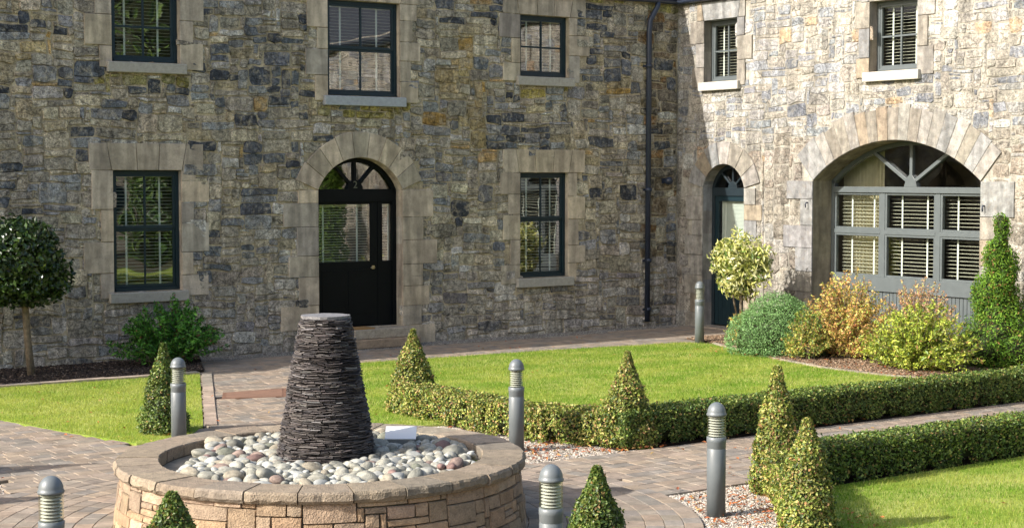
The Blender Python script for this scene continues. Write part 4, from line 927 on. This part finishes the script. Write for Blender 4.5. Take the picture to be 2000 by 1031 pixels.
JU = [((.115, .238, .025), 4), ((.187, .302, .032), 3), ((.065, .130, .022), 3), ((.274, .158, .058), .6)]
sp = []
for k in range(22):
    f = k / 21; q = f * 1.9 * 2 * math.pi + .8; z = .95 + f * 1.22; ro = .11 * (1 - f * .85); rr = .29 * (1 - f * .66) * (1 + .16 * math.sin(f * 13 + 1) * 1.8)
    sp.append((ro * math.cos(q), ro * math.sin(q), z, rr, rr * 1.15))
sp += [(0, 0, .42, .50, .58), (-.12, .12, .30, .55, .42), (.14, -.18, .3, .52, .45), (0, 0, .82, .36, .34)]
blob_plant('spiral_juniper', 'tall twisted spiral conifer at the right edge beside the wide arch', 'shrub', 19.78, 15.52, sp, 32000, .024, JU, 'needle', aspect=.35, fill=.32, lumpy=.2,
           trunk=[([(0, 0, 0), (0, 0, 2.1)], [.03, .015])])
# planting out of the frame that the glass mirrors
for tx, ty, lab in ((22.0, -4.0, 'wide dark evergreen bush beyond the end of the sunlit wing'), (25.6, -4.8, 'second dark evergreen bush beyond the end of the sunlit wing')):
    blob_plant('evergreen_bush', lab, 'bush', tx, ty, [(0, 0, 1.3, 1.5, 1.6), (.5, .3, .9, 1.2, 1.0), (-.4, -.2, 2.4, .9, .9)], 6000, .09, [((.05, .10, .02), 3), ((.09, .14, .03), 2)])
blob_plant('columnar_conifer', 'tall dark green columnar conifer against the sunlit wing right of the picture', 'tree', 19.75, 11.9, [(0, 0, .8, .42, .8), (0, 0, 1.6, .40, .8), (0, 0, 2.4, .30, .7), (0, 0, 3.0, .2, .5)], 9000, .035, [((.07, .13, .02), 3), ((.12, .19, .03), 2)], 'needle', fill=.2)
for tx, ty, th, lab in ((22.5, -6.5, 11, 'broad green garden tree beyond the end of the sunlit wing'), (30, -5, 8, 'taller green garden tree far behind the lower lawn'), (17, -8.5, 6, 'small green garden tree in front of the house across the courtyard')):
    blob_plant('garden_tree', lab, 'tree', tx, ty, [(0, 0, th * .62, th * .30, th * .34), (.8, .4, th * .5, th * .22, th * .22), (-.9, -.3, th * .52, th * .22, th * .22), (.2, -.5, th * .8, th * .18, th * .2)], 9000, .13, [((.06, .11, .02), 3), ((.10, .16, .03), 2)], 'leaf', trunk=[([(0, 0, 0), (0, 0, th * .6)], [.16, .09])], partname='crown', lumpy=.2)

# ---------------------------------------------------------------- bollards
def make_bollard(label):
    t = thing('bollard_light', label, 'bollard', (0, 0, 0), 'grey bollard lights round the paving')
    mb = MB(); mb.lathe([(.0, 0), (.080, 0), (.080, .60), (.0785, .602), (.0785, .606), (.080, .608), (.080, .655), (.083, .66), (.083, .70), (.074, .705), (0, .7051)], 32); mb.build('post', M['bollard'], t)
    mb = MB(); mb.lathe([(.0785, .70), (.0785, .895)], 32); mb.build('lens', M['lens'], t)
    mb = MB()
    for k in range(8):
        z = .712 + k * .0225; mb.lathe([(.034, z + .013), (.068, z), (.068, z + .003), (.034, z + .017)], 28)
    mb.lathe([(.018, .70), (.018, .90)], 12)
    mb.build('louvre', M['louvre'], t)
    mb = MB(); mb.lathe([(0, .885), (.083, .885), (.085, .892), (.085, .902), (.079, .908)] + [(.079 * math.cos(q * math.pi / 20), .908 + .092 * math.sin(q * math.pi / 20)) for q in range(1, 10)] + [(0, 1.0)], 32); mb.build('cap', M['bollard'], t)
    return t
B = [((9.25, 10.15, 0), .985, 'tall grey bollard light standing in the gravel right of the centre'), ((18.53, 20.78, .03), 1.06, 'far grey bollard light by the dark blue arched door'),
     ((6.98, 16.13, .03), .93, 'grey bollard light in front of the dark box cone on the left lawn'), ((9.72, 13.75, 0), .985, 'grey bollard light against the curved hedge right of the slate sculpture'),
     ((6.37, 8.61, 0), .98, 'front grey bollard light cut by the bottom edge right of the fountain'), ((3.50, 10.12, 0), .98, 'grey bollard light at the bottom left corner')]
bp = make_bollard(B[0][2])
for i, (loc, sc_, lab) in enumerate(B):
    if i == 0: o = bp
    else:
        o = bp.copy(); C.objects.link(o); o['label'] = lab
        for ch in list(bp.children): c_ = ch.copy(); C.objects.link(c_); c_.parent = o
    o.location = loc; o.scale = (1, 1, sc_); o.rotation_euler = (0, 0, i * 1.1)

# ---------------------------------------------------------------- fountain
ft = thing('fountain_basin', 'round walled stone basin with flat coping holding pebbles', 'fountain', (CX, CY, 0))
random.seed(3)
fw_ = MB(); FT = [((.339, .232, .142), 4), ((.309, .224, .145), 3), ((.272, .203, .142), 2), ((.353, .259, .177), 2)]
def cyl(th, z, dd): r_ = 1.685 - .12 * z + dd; return (r_ * math.cos(th / 1.65), r_ * math.sin(th / 1.65), z)
circ = 2 * math.pi * 1.65
nb = 180; i0 = 0
for k in range(nb):
    a0, a1 = circ * k / nb, circ * (k + 1) / nb; fw_.add([cyl(a0, 0, -.012), cyl(a1, 0, -.012), cyl(a1, .52, -.012), cyl(a0, .52, -.012)], [(0, 1, 2, 3)], (.10, .085, .06))
WARP = False; tmp = MB(); wall_stones(tmp, 0, circ, 0.0, .52, .0572, .052, [((5, 2), 8), ((7, 2), 6), ((4, 3), 7), ((6, 3), 5), ((3, 1), 4), ((5, 1), 4), ((3, 2), 6), ((8, 2), 2)], lambda *a_: pick(FT, .10), lambda *a_: False, (.008, .018), sk=dict(gap=.0022, jit=.0035, ch=.006, rnd_=(.04, .16)))
WARP = True
fw_.add([cyl(*p) for p in tmp.v], tmp.f); fw_.c[-len(tmp.f):] = tmp.c
fw_.build('basin_wall', M['block'], ft)
cp = MB(); n = 26; a_ = 0
for k in range(n):
    a0 = 2 * math.pi * k / n + .003; a1 = 2 * math.pi * (k + 1) / n - .003; m = 7
    zt = .60 + random.uniform(-.004, .004); col = pick([((.25, .20, .145), 3), ((.215, .18, .135), 2), ((.275, .22, .155), 1)], .10)
    out = []; inn = []
    for q in range(m + 1):
        an = a0 + (a1 - a0) * q / m; ro = 1.685 + random.uniform(-.010, .010); ri = 1.325 + random.uniform(-.004, .004)
        e = .006
        out.append([((ro - .02) * math.cos(an), (ro - .02) * math.sin(an), .512), (ro * math.cos(an), ro * math.sin(an), .54 + random.uniform(-.01, .01)), ((ro - .006) * math.cos(an), (ro - .006) * math.sin(an), .58 + random.uniform(-.006, .006)), ((ro - .022) * math.cos(an), (ro - .022) * math.sin(an), zt)])
        inn.append([((ri + .008) * math.cos(an), (ri + .008) * math.sin(an), zt), (ri * math.cos(an), ri * math.sin(an), zt - .01), (ri * math.cos(an), ri * math.sin(an), .50)])
    ring = [o_ + i_ for o_, i_ in zip(out, inn)]; L = 7; pts = [p for r_ in ring for p in r_]
    fs = [(q * L + j, q * L + (j + 1) % L, (q + 1) * L + (j + 1) % L, (q + 1) * L + j) for q in range(m) for j in range(L)] + [tuple(range(L - 1, -1, -1)), tuple(m * L + j for j in range(L))]
    cp.add(pts, fs, col)
cp.build('coping', M['block'], ft)
fl = MB(); fl.lathe([(0, .49), (1.34, .49)], 48, col=(.26, .22, .165)); fl.lathe([(1.33, .40), (1.33, .52)], 48, col=(.09, .075, .06)); fl.build('basin_floor', M['paver'], ft)  # inner rim face coloured dark to stand in for its shade
# moss
mo = thing('moss_patch', 'small yellow green moss cushions growing on the basin floor at its right rim', 'moss', (CX + .95, CY - .75, .49))
n = 900; a = rng.uniform(0, 2 * np.pi, n); q = np.sqrt(rng.random(n)); pos = np.column_stack([.22 * q * np.cos(a), .10 * q * np.sin(a), .06 * (1 - q * q)])
leaves('cushion', mo, pos, np.tile([0, 0, 1.0], (n, 1)), .010, [((.22, .26, .03), 1), ((.14, .17, .03), 1)], M['leaf'])

# slate sculpture
SX, SY = 6.465, 11.90
sc = thing('slate_sculpture', 'tall tapering cone of stacked thin dark slates rising from the pebbles', 'sculpture', (SX, SY, .49))
sm_ = MB(); z = 0; Hc = 1.235
SL = [((.068, .058, .054), 5), ((.092, .079, .073), 4), ((.047, .042, .043), 3), ((.126, .111, .102), 1.5), ((.184, .175, .167), .6)]
random.seed(9)
while z < Hc - .012:
    th = random.uniform(.0065, .014); f = z / Hc; R0 = .425 + (.208 - .425) * f - .015 * math.sin(f * math.pi) * -.6
    a = random.uniform(0, 6.28); end = a + 2 * math.pi
    while a < end - .02:
        wd = random.uniform(.04, .17) / R0; wd = min(wd, end - a); ro = R0 + random.uniform(-.011, .009); ri = R0 - .09
        t0, t1 = a + .004 / R0, a + wd - .004 / R0; m = max(1, int(wd / .18)); zt = z + th - random.uniform(.001, .005); zb = z + random.uniform(-.002, .004)
        skew = random.uniform(-.004, .004)
        pts = []
        for q in range(m + 1):
            an = t0 + (t1 - t0) * q / m; r1 = ro + random.uniform(-.005, .005); hz_ = skew * (q / m - .5) * 2
            wv = .010 * noise.noise(Vector((an * 2.2, z * 6, 2.))) + .004 * noise.noise(Vector((an * 7, z * 20, 5.)))
            if z < .05: wv = 0
            hz_ = hz_ * 0 + skew * (q / m - .5) * 2 + wv
            for rr, zz in ((ri, zb + hz_), (r1 - .003, zb + hz_), (r1, (zb + zt) / 2 + hz_), (r1 - .004, zt + hz_), (ri, zt + hz_)): pts.append((rr * math.cos(an), rr * math.sin(an), zz))
        L = 5; fs = [(q * L + j, q * L + j + 1, (q + 1) * L + j + 1, (q + 1) * L + j) for q in range(m) for j in range(4)] + [tuple(range(L)), tuple(m * L + j for j in range(L))]
        sm_.add(pts, fs, pick(SL, .15)); a += wd
    z += th
sm_.build('stacked_slates', M['slate'], sc)
cb = MB(); cb.lathe([(.36, 0), (.165, Hc - .01), (0, Hc - .01)], 24, col=(.02, .018, .018)); cb.build('core', M['slate'], sc)
tp = MB(); n = 22; rs = [.202 + random.uniform(-.018, .012) for _ in range(n)]
poly = [(rs[k] * math.cos(2 * math.pi * k / n), rs[k] * math.sin(2 * math.pi * k / n)) for k in range(n)]; tp.slab(poly, Hc - .012, Hc + .012, (.17, .165, .165)); tp.build('top_slab', M['slate'], sc)

# pebbles, each one a stone of its own
PC = {'grey': [(.280, .270, .221), (.222, .217, .179)], 'white': [(.343, .333, .281)], 'pink': [(.190, .119, .102), (.241, .176, .144)], 'green': [(.171, .176, .134)], 'buff': [(.272, .239, .179)]}
pm = {}
def pebble_mat(nm, c_):
    m, ns, ln, p = new_mat('pebble ' + nm); p.inputs['Roughness'].default_value = .65; p.inputs['Specular IOR Level'].default_value = .35
    tc = N(ns, 'ShaderNodeTexCoord'); oi = N(ns, 'ShaderNodeObjectInfo'); va = N(ns, 'ShaderNodeVectorMath', operation='ADD'); ln.new(tc.outputs['Object'], va.inputs[0])
    cx = N(ns, 'ShaderNodeCombineXYZ'); mu = N(ns, 'ShaderNodeMath', operation='MULTIPLY', i_1=40.0); ln.new(oi.outputs['Random'], mu.inputs[0]); ln.new(mu.outputs[0], cx.inputs[0]); ln.new(cx.outputs[0], va.inputs[1])
    n1 = N(ns, 'ShaderNodeTexNoise', i_Scale=1.6, i_Detail=7.0, i_Roughness=.65); ln.new(va.outputs[0], n1.inputs['Vector'])
    mr = N(ns, 'ShaderNodeMapRange', i_3=.62, i_4=1.3); mr.inputs[1].default_value = .35; mr.inputs[2].default_value = .65; ln.new(n1.outputs[0], mr.inputs[0])
    m2 = N(ns, 'ShaderNodeMapRange', i_3=.8, i_4=1.15); ln.new(oi.outputs['Random'], m2.inputs[0])
    c1 = mixc(ns, ln, 'MULTIPLY', 1.0, (*c_, 1), mr.outputs[0]); ln.new(mixc(ns, ln, 'MULTIPLY', 1.0, c1, m2.outputs[0]), p.inputs['Base Color'])
    b = N(ns, 'ShaderNodeBump', i_Strength=.3, i_Distance=.05); n2 = N(ns, 'ShaderNodeTexNoise', i_Scale=9.0, i_Detail=4.0); ln.new(va.outputs[0], n2.inputs['Vector']); ln.new(n2.outputs[0], b.inputs['Height']); ln.new(b.outputs[0], p.inputs['Normal'])
    return m
for k_, cs in PC.items():
    for i, c_ in enumerate(cs): pm[(k_, i)] = pebble_mat(k_, c_)
meshes = {}
for var in range(7):
    bm = bmesh.new(); bmesh.ops.create_icosphere(bm, subdivisions=3, radius=1)
    for v in bm.verts:
        o_ = Vector((var * 7.3, var * 3.1, 0)); v.co *= 1 + .17 * noise.noise(v.co * .9 + o_) + .05 * noise.noise(v.co * 2.3 + o_)
    for f in bm.faces: f.smooth = True
    base = bpy.data.meshes.new('pebble'); bm.to_mesh(base); bm.free()
    for key, m in pm.items(): me = base.copy(); me.materials.append(m); meshes[(var, key)] = me
placed = []
rnd = random.Random(17)
def drop(rad_, cand=14, fixed=None):
    best = None
    for _ in range(cand):
        if fixed: x, y_ = fixed
        else:
            a = rnd.uniform(0, 2 * math.pi); q = math.sqrt(rnd.uniform(.40 ** 2, 1.25 ** 2)); x, y_ = q * math.cos(a), q * math.sin(a)
            # the left side of the floor is bare
            lx = (x * .818 - y_ * .575)
            if lx < -1.06 + .25 * rnd.random(): continue
            if math.hypot(x, y_) + rad_ > 1.31: continue
            if math.hypot(x - (SX - CX), y_ - (SY - CY)) < .40 + rad_ * .7: continue
        z = .49 + rad_ * .62
        for (px, py, pz, pr) in placed:
            dd = (x - px) ** 2 + (y_ - py) ** 2; s_ = (rad_ + pr) * .88
            if dd < s_ * s_: z = max(z, pz + math.sqrt(s_ * s_ - dd) * .68)
        if best is None or z < best[2]: best = (x, y_, z)
    if best and best[2] < .585: placed.append((*best, rad_)); return best
    return None
KN = {'grey': 'pale grey', 'white': 'almost white', 'pink': 'dusky pink', 'green': 'greenish grey', 'buff': 'buff'}
specials = [((.96, -.50), .105, 'grey', 'largest round grey pebble on the right of the heap'), ((.66, .22), .10, 'grey', 'large grey pebble beside the white sign plate'), ((-.47, .27), .085, 'pink', 'largest pink pebble left of the slate sculpture'), ((-.05, .72), .08, 'grey', 'long pale pebble behind the left side of the sculpture')]
sel = []
for i in range(1500):
    if i < len(specials): fx, r_, kind_, lab = specials[i]; b_ = drop(r_, 1, fx)
    else:
        r_ = rnd.choice((.032, .038, .045, .052, .060, .068, .076)) * rnd.uniform(.9, 1.15); kind_ = rnd.choices(['grey', 'white', 'pink', 'green', 'buff'], [10, 6, 2.0, 1.2, 2])[0]; lab = None; b_ = drop(r_)
    if not b_: continue
    key = (kind_, rnd.randrange(len(PC[kind_]))); mesh = meshes[(rnd.randrange(7), key)]
    rot = (rnd.uniform(-.5, .5), rnd.uniform(-.5, .5), rnd.uniform(0, 6.28)); sc3 = (r_ * rnd.uniform(1.1, 1.55), r_ * rnd.uniform(.82, 1.0), r_ * rnd.uniform(.58, .85))
    if lab: sc3 = (r_ * 1.12, r_, r_ * .85)
    sel.append((b_[0], b_[1], b_[2], r_, kind_, mesh, rot, sc3, lab))
def buried(p):
    return sum(1 for q in sel if q[2] > p[2] + .02 and math.hypot(q[0] - p[0], q[1] - p[1]) < (q[3] + p[3]) * .8) * .1
order = sorted(sel, key=lambda p: (0 if p[8] else 1, buried(p) - p[3]))
top_, low = order[:296], order[296:]
for p in top_:
    o = bpy.data.objects.new('pebble', p[5]); o.location = (CX + p[0], CY + p[1], p[2]); o.rotation_euler = p[6]; o.scale = p[7]
    rx = (p[0] - (SX - CX)) * .818 - (p[1] - (SY - CY)) * .575; ry = (p[0] - (SX - CX)) * .575 + (p[1] - (SY - CY)) * .818
    where = 'left of' if rx < -.42 else 'right of' if rx > .42 else 'in front of' if ry < 0 else 'behind'
    size_ = 'small' if p[3] < .043 else 'medium sized' if p[3] < .056 else 'large'
    finish(o, None, p[8] or '%s %s pebble in the heap %s the slate sculpture' % (size_, KN[p[4]], where), 'pebble', 'pebbles heaped in the fountain basin')
if low:
    vs, fs, off = [], [], 0; bm = bmesh.new()
    for p in low:
        m4 = Matrix.Translation((CX + p[0], CY + p[1], p[2])) @ Matrix.LocRotScale(None, __import__('mathutils').Euler(p[6]), Vector(p[7]))
        t0_ = len(bm.verts); bm.from_mesh(p[5]); bm.verts.ensure_lookup_table()
        for v in bm.verts[t0_:]: v.co = m4 @ v.co
    me = bpy.data.meshes.new('pebble_fill'); bm.to_mesh(me); bm.free(); me.materials.clear(); me.materials.append(pebble_mat('fill', (.42, .42, .38)))
    finish(bpy.data.objects.new('pebble_fill', me), None, kind='stuff')
print('pebbles', len(top_), len(low))
# white plate lamp on the coping side of the pebbles
sg = thing('sign_plate', 'white tilted plate on a small stand among the pebbles behind the slate sculpture', 'sign', (7.27, 12.03, .565), rz=rad(-35))
mb = MB(); mb.add([(-.12, -.05, .0), (.12, -.05, .0), (.12, .06, .0), (-.12, .06, 0), (-.13, -.07, .045), (.13, -.07, .045), (.13, .09, .125), (-.13, .09, .125)], [(0, 3, 2, 1), (4, 5, 6, 7), (0, 1, 5, 4), (1, 2, 6, 5), (2, 3, 7, 6), (3, 0, 4, 7)]); mb.build('stand', plain('grey plastic', (.25, .26, .26), .5), sg, bevel=.004)
mb = MB(); mb.add([(-.135, -.075, .047), (.135, -.075, .047), (.135, .095, .130), (-.135, .095, .130), (-.135, -.078, .055), (.135, -.078, .055), (.135, .092, .138), (-.135, .092, .138)], [(0, 3, 2, 1), (4, 5, 6, 7), (0, 1, 5, 4), (1, 2, 6, 5), (2, 3, 7, 6), (3, 0, 4, 7)]); mb.build('plate', plain('white plate', (.66, .67, .67), .4, var=.02), sg)
